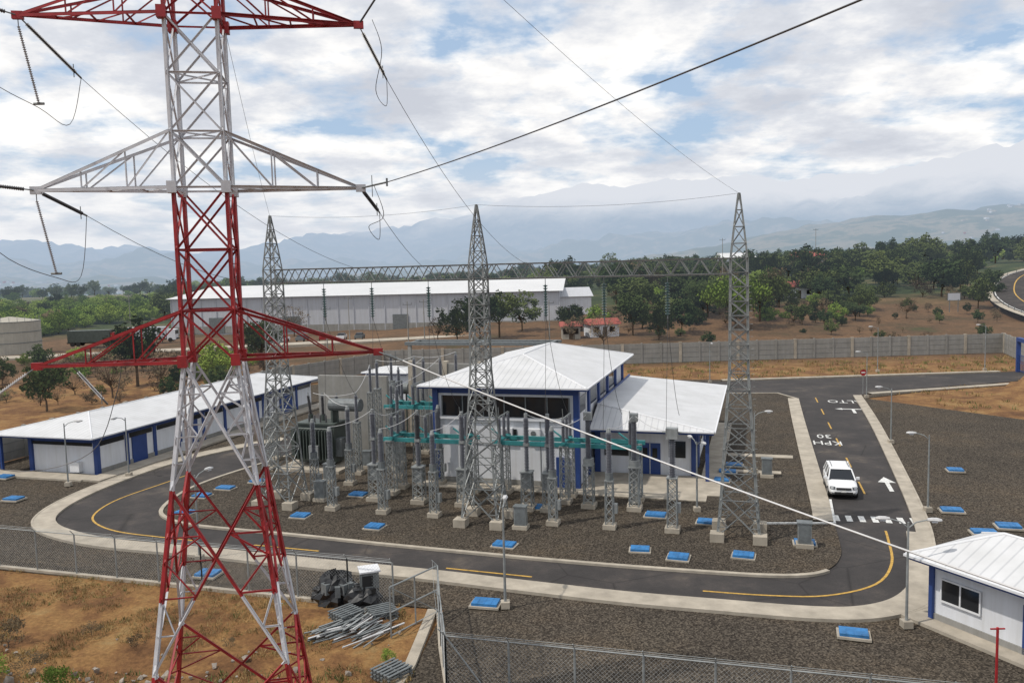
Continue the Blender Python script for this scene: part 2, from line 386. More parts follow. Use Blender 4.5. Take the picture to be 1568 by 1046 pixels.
text('ALTO',36.0,88.8,1.7);text('30',27.2,71.6,1.5);text('KPH',26.5,69.0,1.5)
# blue covers
cov=MB(); cov.box((0,0,.14),(1.15,.85,.16),m_bluecov); cov.box((0,0,.05),(1.35,1.05,.1),m_conc)
for k in(-.3,0,.3): cov.box((k,0,.226),(.03,.8,.012),m_bluecov)
cov0=None; R=random.Random(3)
for (x,y) in [(-39.7,63.1),(-35.1,56.6),(-20.8,58.1),(-21.8,56.2),(-21.4,52.2),(-13.6,50.9),(-14,55.8),(-19,59.8),(-8.5,48.3),(-10.8,55.5),(-1.5,36.6),(-.7,44.5),(6.6,43.2),(8.4,41.9),(11.8,41.9),(15.6,43.6),(11.3,47.6),(8.5,49.2),(1.6,51.4),(16.5,61.1),(14.5,56.9),(13.7,32.6),(25.9,44.6),(26.3,48.7),(27.8,45.5),(31.5,58),(-15.9,41.2),(15.5,59.2)]:
    rz=SR+R.gauss(0,.05); k=R.uniform(.85,1.05)
    if cov0 is None: cov0=cov.obj('blue_cable_duct_cover'); cov0.location=(x,y,.05); cov0.rotation_euler=(0,0,rz)
    else: inst('blue_cable_duct_cover',cov0,(x,y,.05),rz,(k,R.uniform(.8,1.05),1))
# ------------------------------------------------------------------ perimeter wall
def wallrun(pts,h=3.0,name='perimeter_wall'):
    b=MB()
    for i in range(len(pts)-1):
        p=V((*pts[i],0));q=V((*pts[i+1],0));L=(q-p).length;n=max(1,round(L/3.0));a=math.atan2(q.y-p.y,q.x-p.x)
        c=(p+q)/2; b.box((c.x,c.y,h/2),(L,.14,h),m_concw,a)
        for k in range(n+1):
            c=p.lerp(q,k/n); b.box((c.x,c.y,h/2+.05),(.24 if k%3 else .42,.3,h+.1),m_conc if k%3==0 else m_concw,a)
        for zz in (.75,1.5,2.25):
            c=(p+q)/2; b.box((c.x,c.y,zz),(L,.17,.03),m_galvd,a)
    return b.obj(name)
wallrun([(-20,126.5),(17,126.8),(77,129)]); wallrun([(77,128.5),(71.5,113)])
wallrun([(-20,126),(-31.5,109),(-46.2,59.5)],2.7); wallrun([(-46.4,59.5),(-78,69)],2.7)
# ------------------------------------------------------------------ buildings
def hip(b,x0,x1,y0,y1,z0,z1,mat,fas,inset=None,th=.22):
    w=x1-x0;l=y1-y0
    if l>=w:
        k=inset or w/2; r1=((x0+x1)/2,y0+k,z1); r2=((x0+x1)/2,y1-k,z1)
        vs=[(x0,y0,z0),(x1,y0,z0),(x1,y1,z0),(x0,y1,z0),r1,r2]; fs=[(0,1,4),(1,2,5,4),(2,3,5),(3,0,4,5)]
    else:
        k=inset or l/2; r1=(x0+k,(y0+y1)/2,z1); r2=(x1-k,(y0+y1)/2,z1)
        vs=[(x0,y0,z0),(x1,y0,z0),(x1,y1,z0),(x0,y1,z0),r1,r2]; fs=[(3,0,4),(0,1,5,4),(1,2,5),(2,3,4,5)]
    b.add(vs,fs,mat)
    i=.03
    b.bb(x0+i,x1-i,y0+i,y1-i,z0-th,z0-.004,fas)
    b.box(((x0+x1)/2,y0-.04,z0-.05),(w+.1,.12,.1),m_trim); b.box((x1+.04,(y0+y1)/2,z0-.05),(.12,l+.1,.101),m_trim)
    for a,c in ((vs[0],r1),(vs[1],r1 if l>=w else r2),(vs[2],r2),(vs[3],r2 if l>=w else r1),(r1,r2)):
        b.tube(a,c,.06,m_trim,6)
def part(parent,name,b): return b.obj(name,parent)
# main building
E=empty('control_building',(0,0,0),SR)
b=MB(); b.bb(-22.2,-11.9,54.7,74,0,7.0,m_wall); part(E,'walls',b)
b=MB(); hip(b,-23.2,-11.0,53.8,75,7.2,8.8,m_roof,m_blue); part(E,'roof',b)
b=MB()
for x in(-22.2,-11.9): b.box((x,54.7,3.45),(.4,.4,6.9),m_blue)
for y in(58.5,62.4,66.3,70.2,74): b.box((-11.88,y,3.45),(.3,.45,6.9),m_blue)
b.box((-17.05,54.68,6.72),(10.3,.1,.3),m_blue); b.box((-17.05,54.62,4.8),(10.3,.2,.16),m_trim); b.box((-17.05,54.67,.25),(10.3,.08,.5),m_concw)
b.box((-17.05,54.685,2.95),(10.3,.06,.05),m_galvd)
for x in(-19.6,-17.05,-14.5): b.box((x,54.685,2.4),(.04,.06,4.6),m_galvd)
part(E,'trim',b)
b=MB(); b.bb(-21.7,-12.4,54.64,54.72,4.95,6.4,m_glass)
for x in np.linspace(-21.7,-12.4,7): b.box((x,54.62,5.67),(.08,.08,1.45),m_galvd)
for y in(56.6,60.5,64.4,68.3): b.bb(-11.92,-11.84,y-1.2,y+1.2,5.2,6.3,m_glass)
b.bb(-17.2,-16.2,54.63,54.71,3.3,4.1,m_glass); b.bb(-20.4,-19.6,54.63,54.71,3.4,4.1,m_glass)
part(E,'windows',b)
b=MB(); b.box((-12.9,54.6,1.15),(.95,.14,2.2),m_blue)
for x in (-16.9,-14.9): b.box((x,54.5,3.9),(.9,.35,.6),m_trim); b.tube((x,54.3,3.9),(x,54.34,3.9),.2,m_galvd,10)
b.tube((-11.3,55,0),(-11.3,55,6.8),.05,m_trim); part(E,'door',b)
# annex
E=empty('office_annex',(0,0,0),SR)
b=MB(); b.bb(-11.6,-4.4,59.6,78,0,3.4,m_wall); part(E,'walls',b)
b=MB(); x0,x1,y0,y1=-11.6,-2.9,57.6,80
b.add([(x0,y0,3.75),(x1,y0,3.75),(x1,y1,3.75),(x0,y1,3.75),(x0,y0+3.2,5.0),(x0,y1-3.2,5.0)],[(0,1,4),(1,2,5,4),(2,3,5)],m_roof); b.bb(x0+.03,x1-.03,y0+.03,y1-.03,3.5,3.745,m_blue); b.tube((x1,y0,3.75),(x0,y0+3.2,5),.07,m_trim);b.tube((x0,y0+3.2,5.03),(x0,y1-3.2,5.03),.1,m_blue)
b.box(((x0+x1)/2,y0-.04,3.7),(x1-x0,.12,.1),m_trim); b.box((x1+.04,(y0+y1)/2,3.7),(.12,y1-y0,.1),m_trim); part(E,'roof',b)
b=MB()
for x in(-11.4,-4.4): b.box((x,59.6,1.7),(.4,.4,3.4),m_blue)
b.box((-3.4,58.2,1.75),(.25,.25,3.5),m_blue); b.box((-4.38,63,1.7),(.2,1.6,3.3),m_blue); b.box((-4.38,70,1.7),(.2,.4,3.3),m_blue)
b.box((-8,59.57,3.25),(7.2,.1,.3),m_blue); part(E,'trim',b)
b=MB(); b.bb(-8.3,-6.8,59.52,59.62,.1,2.4,m_blue); b.box((-7.55,59.5,1.25),(.04,.06,2.3),m_trim); b.box((-7.9,59.5,1.7),(.35,.05,.7),m_glass); b.box((-7.2,59.5,1.7),(.35,.05,.7),m_glass);part(E,'door',b)
b=MB(); b.bb(-10.9,-9.1,59.52,59.63,1.4,2.6,m_glass); b.bb(-6.2,-5,59.52,59.63,1.4,2.6,m_glass)
for y in(65.5,67.5,72,75): b.bb(-4.42,-4.33,y-.6,y+.6,1.3,2.4,m_glass)
part(E,'windows',b)
# left building
E=empty('storage_building',(0,0,0),SR)
b=MB(); b.bb(-56,-49.6,51.6,84,0,2.95,m_wall); part(E,'walls',b)
b=MB(); hip(b,-58.9,-48.8,50.4,85,3.15,4.2,m_roof,m_blue); part(E,'roof',b)
b=MB()
b.box((-52.8,51.57,2.72),(6.4,.1,.42),m_blue)
for x in(-56,-49.6): b.box((x,51.6,1.47),(.35,.35,2.9),m_blue)
for y in np.arange(54.8,84,3.25): b.box((-49.58,y,1.47),(.16,.35,2.9),m_blue)
b.box((-49.57,67.8,2.75),(.1,32.4,.3),m_blue); b.box((-49.56,67.8,.2),(.1,32.3,.4),m_concw)
b.box((-58.5,51,1.5),(.2,.2,3),m_blue); part(E,'trim',b)
b=MB()
for y in (56.2,62.8,72.6,79): b.bb(-49.62,-49.50,y-.85,y+.85,.05,2.2,m_blue)
part(E,'doors',b)
b=MB()
for y in np.arange(53.2,84,3.25): b.bb(-49.63,-49.54,y-1.3,y+1.3,2.2,2.6,m_glass)
b.bb(-55.8,-50,51.5,51.6,2.25,2.5,m_glass); b.box((-51.5,51.4,.6),(.9,.4,.8),m_trim); b.box((-47.9,60,.5),(.8,.5,.8),m_trim); part(E,'windows',b)
# guard house
ga=math.atan2(-.89,.455)
E=empty('guard_house',(16.6,34.3,0),ga)
b=MB(); b.bb(.75,8.2,.75,4.4,0,2.65,m_wall); part(E,'walls',b)
b=MB(); hip(b,0,9,0,5.2,2.85,4.0,m_roof,m_blue); part(E,'roof',b)
b=MB(); b.box((4.5,.73,.2),(7.5,.08,.4),m_concw)
for x in(.75,8.2):b.box((x,.75,1.3),(.22,.22,2.6),m_blue)
b.bb(-.003,9.2,-.1,.697,-.02,.14,m_conc); b.bb(-.6,-.006,-.1,5,-.02,.143,m_conc); b.bb(-.003,.745,.70,5,-.02,.137,m_conc); part(E,'trim',b)
b=MB(); b.bb(1.2,2.9,.69,.77,1.05,2.0,m_glass); b.bb(.69,.77,1.6,3.4,1.05,2.0,m_glass)
for x in(1.2,2.05,2.9): b.box((x,.68,1.52),(.06,.06,1.0),m_trim)
for z in(1.05,2.0): b.box((2.05,.68,z),(1.75,.065,.07),m_trim)
part(E,'windows',b)
b=MB(); b.bb(4.6,5.5,.69,.77,.1,2.1,m_blue); part(E,'door',b)
# blue entrance portal far right
b=MB()
for dx in(-3,3): b.box((dx,0,2.2),(.45,.45,4.4),m_blue)
b.box((0,0,4.3),(6.4,.5,.5),m_blue)
for k in range(12): b.tube((-2.7+k*.49,0,.1),(-2.7+k*.49,0,2.4),.03,m_blue)
for z in(.3,1.3,2.3): b.tube((-2.8,0,z),(2.8,0,z),.03,m_blue)
o=b.obj('entrance_gate'); o.location=(65.3,104.3,0); o.rotation_euler=(0,0,1.3)
# ------------------------------------------------------------------ lattice towers
def lattice(b,c,levels,matf,leg=.1,br=.05,ex=V((.958,-.287,0)),ey=V((.287,.958,0)),ang=True,horiz=True,fine=0):
    c=V((c[0],c[1],0)); put=(lambda p,q,w,m:b.ang(p,q,w,m)) if ang else (lambda p,q,w,m:b.tube(p,q,w*.45,m,4))
    K=lambda i,lv: c+ex*lv[1]*(1,1,-1,-1)[i]+ey*lv[1]*(-1,1,1,-1)[i]+V((0,0,lv[0]))
    for a,d in zip(levels[:-1],levels[1:]):
        m=matf if matf is rw else matf((a[0]+d[0])/2)
        for i in range(4):
            j=(i+1)%4
            put(K(i,a),K(i,d),leg,m)
            P,Q_,R_,S_=K(i,a),K(j,a),K(j,d),K(i,d)
            put(P,R_,br,m); put(Q_,S_,br,m)
            if horiz: put(S_,R_,br,m)
            if fine:
                wa,wd=a[1],d[1]; t=wa/(wa+wd); X=P.lerp(R_,t)
                for (lo,up,dlo,dup) in ((P,S_,(P,X),(X,S_)),(Q_,R_,(Q_,X),(X,R_))):
                    for k in range(1,fine+1):
                        f=k/(fine+1)
                        A1=lo.lerp(up,t*f); B1=dlo[0].lerp(dlo[1],f); put(A1,B1,br*.65,m)
                        A0=lo.lerp(up,min(1,t*(f+1/(fine+1)))); put(A0,B1,br*.65,m)
                        A2=lo.lerp(up,t+(1-t)*f); B2=dup[0].lerp(dup[1],f); put(A2,B2,br*.65,m)
                        A3=lo.lerp(up,t+(1-t)*(f-1/(fine+1))); put(A3,B2,br*.65,m)
    return K
def rw(z):
    if z>22.85: return m_red
    if z>17.95: return m_wht
    if z>12.9: return m_red
    if z>9.2: return m_wht
    if z>6: return m_red
    if z>3.9: return m_wht
    return m_red
b=MB(); C=(-9.1,25.05); ex=V((.983,.184,0)); ey=V((-.184,.983,0))
hs=lambda z:.74 if z>=12.9 else .74+(12.9-z)*.124
lattice(b,C,[(z,hs(z)) for z in (0,4.0,9.2,12.9)],rw,.16,.075,ex,ey,fine=2,horiz=False)
lattice(b,C,[(z,.74) for z in (12.9,14.4,16.2,18.0)],rw,.14,.06,ex,ey)
lattice(b,C,[(z,.72) for z in (18.0,19.6,21.25,22.9)],rw,.13,.055,ex,ey)
lattice(b,C,[(22.9,.72),(24.2,.72),(25.6,.6),(28,.2)],rw,.12,.055,ex,ey)
c3=V((C[0],C[1],0))
for z in (14.4,16.2,19.6,21.25):
    for i in range(2): b.ang(c3+ex*.74+ey*.74*(1,-1)[i]+V((0,0,z)),c3-ex*.74-ey*.74*(1,-1)[i]+V((0,0,z)),.045,rw)
def arm(zb,zt,half,sgn,mat,tipz):
    tip=c3+ex*half*sgn+V((0,0,tipz)); n=3
    for s2 in(-1,1):
        B0=c3+ex*.74*sgn+ey*.74*s2+V((0,0,zb)); T0=c3+ex*.74*sgn+ey*.74*s2+V((0,0,zt))
        b.ang(B0,tip,.095,mat); b.ang(T0,tip,.085,mat)
        for k in range(1,n):
            t=k/n; pb=B0.lerp(tip,t); pt=T0.lerp(tip,t); b.ang(pb,pt,.045,mat); b.ang(T0.lerp(tip,(k-1)/n),pb,.045,mat)
    for k in range(4):
        t=k/4
        l=[(c3+ex*.74*sgn+ey*.74*s2+V((0,0,zb))).lerp(tip,t) for s2 in(-1,1)]
        r_=[(c3+ex*.74*sgn+ey*.74*s2+V((0,0,zb))).lerp(tip,t+.25) for s2 in(-1,1)]
        b.ang(l[0],l[1],.045,mat); b.ang(l[0],r_[1],.04,mat)
    b.box(tuple(tip),(.3,.12,.22),mat,math.atan2(.184,.983))
    return tip
tips={}
for nm,zb,zt,half,mat,tz in (('t',22.9,24.1,4.75,m_red,22.9),('m',18.0,19.6,4.62,m_wht,18.0),('b',12.9,14.4,4.95,m_red,12.9)):
    for s_ in(-1,1): tips[nm,s_]=arm(zb,zt,half,s_,mat,tz)
for z,mm in((18.0,m_wht),(12.93,m_red),(22.9,m_red)):
    for i in range(4):
        a=c3+ex*.75*(1,1,-1,-1)[i]+ey*.75*(-1,1,1,-1)[i]+V((0,0,z)); b.box(tuple(a),(.26,.26,.34),mm,math.atan2(.184,.983))
for i in range(60):
    z=1+i*.36; k=hs(z); p=c3+ex*k-ey*k+V((0,0,z)); b.tube(p,p+(ex if i%2 else -ey)*.18,.012,rw(z),4)
b.obj('transmission_tower')
# insulator strings and conductors
Wm=MB(); IN=MB()
gR,gM,gL=V((12.5,45.3,0)),V((-1.9,49,0)),V((-15.5,54.1,0))
def string(tip,target,L,mat=m_insb,r=.06):
    tip=V(tip);d=(V(target)-tip).normalized(); a=tip+d*.35; e=a+d*L
    IN.tube(tip,a,.02,m_galvd); IN.ins(a,e,r,mat,.06); IN.tube(e,e+d*.25,.03,m_galvd); IN.tube(e-d*.1+V((0,0,.2)),e-d*.1-V((0,0,.2)),.015,m_galvd)
    return e+d*.25
def curve(pts,r,mat):
    P=[V(p) for p in pts]; out=[];n=len(P)
    for i in range(n-1):
        a,b_,c,d=P[max(i-1,0)],P[i],P[i+1],P[min(i+2,n-1)]
        for j in range(6):
            t=j/6; out.append(.5*((2*b_)+(c-a)*t+(2*a-5*b_+4*c-d)*t*t+(3*b_-a-3*c+d)*t**3))
    out.append(P[-1]); Wm.path(out,r,mat,4)
targ={('t',1):gM.lerp(gR,.24)+V((0,0,15.3)),('m',1):gM+V((-.6,-.2,15.2)),('t',-1):gL.lerp(gM,.55)+V((0,0,15.2)),('m',-1):gL.lerp(gM,.2)+V((0,0,15.2))}
back=V((-.55,-.95,0)).normalized()
for (k,s_),T in targ.items():
    tip=tips[k,s_]
    drop={('t',1):-6.2,('m',1):-3.4,('t',-1):-6.5,('m',-1):-3.4}[k,s_]
    e=string(tip,T+V((0,0,drop)),2.1 if s_<0 else 1.75)
    Wm.wire(e,T,1.2,.011,m_wire,16)
    tgt=tip+back*30+V((0,0,1.5))
    if s_<0:
        e2=string(tip,tgt,1.9); Wm.wire(e2,tip+back*60+V((0,0,4)),1,.014,m_wire)
        pend=tip+V((0.25,.3,-2.4)); IN.tube(tip,tip-V((0,0,.3)),.015,m_galvd); IN.ins(tip-V((0,0,.3)),pend,.05,m_insl,.06)
        IN.tube(pend-V((.15,0,0)),pend+V((.15,0,0)),.04,m_galvd)
        mid=(e+pend)/2; curve([e2,(e2*.55+pend*.45)-V((0,0,.75)),pend-V((0,0,.12)),mid-V((-.2,0,1.0)),e],.011,m_wire)
    else:
        curve([e,e+V((0,-.3,-.9)),e+V((-.25,-.8,-.5)),tip+V((.75,-.5,-.9)),tip+V((.5,-.5,0))],.011,m_wire)
tb=tips['b',-1]; e=string(tb,tb+V((-1.3,-.9,-1.1)),1.2,m_wirel); Wm.wire(e,e+V((-12,-9,-5)),.6,.02,m_wirel)
e=string(tb+V((.9,.2,0)),tb+V((2.2,6,-6)),1.4,m_insl,.05); curve([tb+V((2.3,.4,0)),tb+V((2.1,.3,-1)),tb+V((1.4,0,-2.6)),tb+V((-.5,-.5,-3.0)),tb+V((-2.5,-1,-2.2))],.012,m_wire)
tb=tips['b',1]; e=string(tb,V((8.85,14,9.7)),.6,m_galvd,.05)
Wm.wire(e,V((8.85,14,9.6)),.12,.022,m_wirel,20); Wm.wire(V((8.85,14,9.6)),V((18,5,7)),.1,.022,m_wirel,4)
tb=tips['m',1]; e=tb+V((.9,-.6,.1)); IN.tube(tb,e,.03,m_galvd); IN.tube(tb+V((.4,-.3,-.3)),tb+V((.4,-.3,.35)),.012,m_galvd); IN.tube(e-V((0,0,.12)),e+V((0,0,.12)),.03,m_galvd)
Wm.wire(e,V((4.2,10,18.5)),.12,.015,m_wire,20); Wm.wire(V((4.2,10,18.5)),V((8,2,19.2)),.03,.015,m_wire,3)
tt=tips['t',1]; IN.tube(tt,tt+V((.8,-.4,.9)),.03,m_insb)
Wm.wire(V((0,20,21.7)),gR+V((0,0,19.1)),.3,.007,m_wire); Wm.wire(V((0,20,21.7)),V((-9.1,4,23)),.2,.007,m_wire,4)
Wm.wire(c3+V((0,0,27.9)),gL+V((0,0,19.1)),.5,.008,m_wire)
Wm.wire(gL+V((0,0,19.1)),gM+V((0,0,19.1)),.35,.008,m_wire); Wm.wire(gM+V((0,0,19.1)),gR+V((0,0,19.1)),.35,.008,m_wire)
# ------------------------------------------------------------------ gantry
b=MB(); gm=lambda z:m_galv
Q=lambda g_,dx,dy,z: tuple(g_+V((.958,-.287,0))*dx+V((.287,.958,0))*dy+V((0,0,z)))
for G_ in (gR,gM,gL):
    lattice(b,(G_.x,G_.y),[(.3,1.12),(2.3,.95)],gm,.12,.06,fine=1)
    lattice(b,(G_.x,G_.y),[(2.3,.95),(3.8,.86),(5.1,.78),(6.3,.70),(7.4,.63),(8.4,.56),(9.3,.5)],gm,.115,.055)
    lattice(b,(G_.x,G_.y),[(9.3+i*.79,.5-.008*i) for i in range(9)],gm,.11,.05)
    lattice(b,(G_.x,G_.y),[(15.62,.44),(16.4,.36),(17.3,.26),(18.2,.15),(19.1,.04)],gm,.08,.045)
    for sx in(-1,1):
        for sy in(-1,1): b.box(Q(G_,sx*1.14,sy*1.14,.25),(.75,.75,.6),m_conc,SR)
    for i in range(40): z=1.5+i*.34; k=1.05-.0375*min(z,15); b.tube(Q(G_,k,-k,z),Q(G_,k+.14,-k,z),.01,m_galv,4)
for (P0,P1) in ((gL,gM),(gM,gR)):
    n=13
    for i in range(n):
        a=P0.lerp(P1,.03+.94*i/n); c=P0.lerp(P1,.03+.94*(i+1)/n)
        for dy in(-.45,.45):
            for z in(14.75,15.6): b.ang(Q(a,0,dy,z),Q(c,0,dy,z),.085,m_galv)
            mid=(a+c)/2
            b.ang(Q(a,0,dy,14.75),Q(mid,0,dy,15.6),.05,m_galv); b.ang(Q(mid,0,dy,15.6),Q(c,0,dy,14.75),.05,m_galv)
        for z in(14.75,15.6):
            b.ang(Q(a,0,-.45,z),Q(c,0,.45,z),.045,m_galv); b.ang(Q(a,0,-.45,z),Q(a,0,.45,z),.045,m_galv)
b.obj('substation_gantry')
for (P0,P1,fr) in ((gM,gR,.27),(gM,gR,.5),(gM,gR,.74),(gL,gM,.26),(gL,gM,.5),(gL,gM,.77)):
    p=P0.lerp(P1,fr); a=V(Q(p,0,.1,14.7))
    IN.tube(a,a-V((0,0,.35)),.02,m_galvd)
    e=a-V((0,0,2.2)); IN.ins(a-V((0,0,.35)),e,.16,m_insg,.15,.3); IN.tube(e,e-V((0,0,.2)),.04,m_galvd)
    t=V(Q(p,.2,4.6,6.0)); Wm.wire(e,t,.9,.014,m_wire); t2=V(Q(p,-.1,-.3,5.7)); Wm.wire(e,t2,-.0,.012,m_wire,4)
IN.obj('insulator_strings'); Wm.obj('overhead_conductors')
# ------------------------------------------------------------------ substation equipment (local site coords)
def ped(b,x,y,h,w=.28,base=.35):
    b.box((x,y,base/2),(w*2+.3,w*2+.3,base),m_conc)
    n=max(2,int(h/.5)); lv=[(base+(h-base)*i/n,w*(1-.08*i/n)) for i in range(n+1)]
    lattice(b,(x,y),lv,gm,.085,.045,V((1,0,0)),V((0,1,0)),ang=False,horiz=False)
    b.box((x,y,h+.03),(w*2.3,w*2.3,.08),m_galv)
def cvt(x,y,h=5.2,name='voltage_transformer',hp=2.9):
    b=MB(); ped(b,x,y,hp,.22); b.tube((x,y,hp+.06),(x,y,hp+.5),.24,m_galvd,10); b.ins((x,y,hp+.5),(x,y,h-.25),.19,m_ins,.09,.65); b.tube((x,y,h-.25),(x,y,h),.16,m_galv,10,.09)
    b.box((x+.34,y,1.3),(.25,.34,.55),m_galv); b.obj(name,origin=(x,y,0),rotz=SR)
for x in(-26.4,-22.8,-19.3): cvt(x,46.7,5.5)
for x in(-11.7,-8.3): cvt(x,46.7,6.0)
for (x,y,h) in ((-29.3,49.6,5.4),(-28.2,52.6,5.8),(-21.8,54.0,5.8)): cvt(x,y,h,'surge_arrester',2.6)
b=MB(); x,y=-4.7,46.9; ped(b,x,y,3.2,.27); b.ins((x,y,3.3),(x,y,5.5),.21,m_ins,.1,.6); b.box((x,y,5.8),(.66,.55,.6),m_galv); b.tube((x-.55,y,5.85),(x+.55,y,5.85),.05,m_galv); b.box((x+.33,y,1.5),(.28,.34,.55),m_galv); b.obj('current_transformer',origin=(x,y,0),rotz=SR)
def ct(x,y,h=5.6,hp=2.8):
    b=MB(); ped(b,x,y,hp,.3); b.box((x,y,hp+.25),(.6,.55,.4),m_galv); b.ins((x,y,hp+.45),(x,y,h-.5),.2,m_ins,.09,.65); b.box((x,y,h-.25),(.5,.42,.5),m_galv)
    b.tube((x,y-.5,h-.25),(x,y+.5,h-.25),.035,m_galv); b.obj('current_transformer',origin=(x,y,0),rotz=SR)
for x in(-10.3,-7.4): ct(x,50.6,6.2)
def breaker(x,y):
    b=MB(); ped(b,x,y,2.5,.33); b.box((x,y,2.0),(.55,.5,1.0),m_galv); b.ins((x,y,2.6),(x,y,4.2),.17,m_ins,.09,.6); b.box((x,y,4.28),(.34,.34,.2),m_galv); b.ins((x,y,4.36),(x,y,6.0),.2,m_insb if int(x)%2 else m_ins,.09,.65); b.tube((x,y,6.0),(x,y,6.25),.12,m_galv,8)
    b.obj('circuit_breaker',origin=(x,y,0),rotz=SR)
for x in(-24.6,-21.4,-18.3,-14.0,-12.6): breaker(x,49.3)
def disc(x0,x1,y,z,nph=3,name='disconnect_switch',dy=1.6):
    b=MB()
    for yy in(y-dy/2,y+dy/2): b.box(((x0+x1)/2,yy,z),(x1-x0,.2,.26),m_teal)
    for k in range(nph):
        x=x0+.7+(x1-x0-1.4)*k/(nph-1)
        b.box((x,y,z+.16),(.24,dy+.8,.14),m_teal)
        for yy in(y-dy/2-.2,y,y+dy/2+.2): b.ins((x,yy,z+.25),(x,yy,z+1.65),.14,m_ins,.08,.6); b.box((x,yy,z+1.7),(.16,.16,.1),m_galv)
        b.tube((x,y-dy/2-.2,z+1.76),(x,y+dy/2+.2,z+1.76),.035,m_galv)
        b.tube((x+.0,y-dy/2-.2,z+1.76),(x,y-dy/2-.35,z+2.4),.025,m_galv)
        b.tube((x,y,z+.1),(x-.9,y,z+.75),.06,m_teal)
    b.tube((x0+.3,y,z+.3),(x1-.3,y,z+.3),.04,m_teal)
    for x in np.linspace(x0+.5,x1-.5,3 if x1-x0>8 else 2):
        for yy in(y-dy/2,y+dy/2): ped(b,x,yy,z-.13,.27)
    b.obj(name,origin=((x0+x1)/2,y,0),rotz=SR)
disc(-24.6,-18.2,51.7,3.9); disc(-17.0,-7.0,52.0,3.9)
disc(-27.5,-22.5,58.0,5.0,3)
posts=[(-25.5,55.2,6.8),(-22.8,56.8,7.4),(-27.5,60,7.6),(-29,55.5,6.2),(-24.5,61.5,8.2),(-26.6,63,8),(-30.5,61,7.6),(-28.7,58.6,8.3),(-25.6,58.8,8.6),(-24.1,64,8.4),(-29.8,63.6,8.2),(-36.6,55.5,6.4),(-38,58.5,6.2)]
for (x,y,h) in posts:
    b=MB(); ped(b,x,y,h-2.2,.22); b.ins((x,y,h-2.1),(x,y,h-.1),.16,m_ins,.09,.6); b.tube((x,y,h-.1),(x,y,h+.1),.08,m_galv); b.obj('busbar_support',origin=(x,y,0),rotz=SR)
b=MB()
for (p,q) in (((-25.5,55.2,6.9),(-24.5,61.5,8.3)),((-29,55.5,6.3),(-30.5,61,7.7)),((-27.5,60,7.7),(-26.6,63,8.1)),((-24.6,49.3,6.2),(-24.0,51,5.7)),((-21.4,49.3,6.2),(-21.4,51,5.7)),((-18.3,49.3,6.2),(-18.9,51,5.7)),((-26.4,46.7,5.5),(-24.6,49.3,6.2)),((-22.8,46.7,5.5),(-21.4,49.3,6.2)),((-19.3,46.7,5.5),(-18.3,49.3,6.2)),((-14,49.3,6.2),(-12,51.2,5.7)),((-8.3,46.7,6.0),(-7.4,50.6,6.1)),((-11.7,46.7,6.0),(-10.3,50.6,6.1)),((-4.7,46.9,5.9),(-7.4,50.6,6.1)),((-28.7,58.6,8.4),(-25.6,58.8,8.7)),((-25.6,58.8,8.7),(-24.1,64,8.5)),((-34,57.9,5.8),(-29,55.5,6.3)),((-33,57.9,5.8),(-28.2,52.6,5.8))):
    b.wire(p,q,.25,.02,m_wirel,8)
b.obj('jumper_conductors',rotz=SR)
def trafo(x,y):
    b=MB(); b.box((x,y,.15),(5.4,5,.3),m_conc)
    b.bb(x-1.6,x+1.6,y-.9,y+.9,.5,3.5,m_trafo); b.bb(x-1.7,x+1.7,y-1,y+1,3.5,3.62,m_trafo)
    for sy in(-1,1):
        for k in range(12): b.bb(x-1.5+k*.27,x-1.43+k*.27,y+sy*1.0-(.75 if sy<0 else 0),y+sy*1.0+(.75 if sy>0 else 0),.9,3.2,m_trafo)
        b.tube((x-1.5,y+sy*1.35,3.25),(x+1.5,y+sy*1.35,3.25),.09,m_trafo);b.tube((x-1.5,y+sy*1.35,.85),(x+1.5,y+sy*1.35,.85),.09,m_trafo)
    for k in range(6): b.bb(x-2.35,x-1.62,y-.75+k*.28,y-.68+k*.28,.9,3.1,m_trafo)
    b.box((x+1.85,y-.3,1.7),(.5,.9,1.4),m_galvd); b.box((x+.3,y-1.85,1.5),(.8,.2,1.1),m_galv)
    for k in(-1.1,0,1.1): b.tube((x+k,y+.3,3.6),(x+k,y+.3,4.1),.2,m_trafo,10); b.ins((x+k,y+.3,4.1),(x+k*1.15,y+.3,5.6),.17,m_insb,.1,.55); b.tube((x+k*1.15,y+.3,5.6),(x+k*1.15,y+.3,5.85),.05,m_galv)
    for k in(-.8,-.3,.2,.7): b.ins((x+k,y-.5,3.6),(x+k,y-.5,4.2),.1,m_insb,.09,.5)
    b.tube((x+1.0,y-.2,5.0),(x+3.6,y-.2,5.0),.5,m_galvd,16); b.tube((x+1.6,y-.2,3.6),(x+1.6,y-.2,4.6),.07,m_trafo); b.bb(x+1.2,x+1.35,y-.6,y+.2,3.6,4.6,m_trafo);b.tube((x+3.3,y-.2,.3),(x+3.3,y-.2,4.6),.08,m_trafo)
    b.obj('power_transformer',origin=(x,y,0),rotz=SR)
trafo(-33.2,57.6); trafo(-33.0,66.5)
b=MB(); b.bb(-36,-29.6,62.2,62.6,0,6.6,m_concw); b.obj('fire_wall',origin=(-33,62.4,0),rotz=SR)
b=MB(); b.bb(-28.9,-22.5,65.6,66,0,7.3,m_concw)
for x in(-28.9,-25.7,-22.5): b.bb(x-.2,x+.2,65.5,66.1,0,7.5,m_conc)
b.obj('fire_wall',origin=(-26,66,0),rotz=SR)
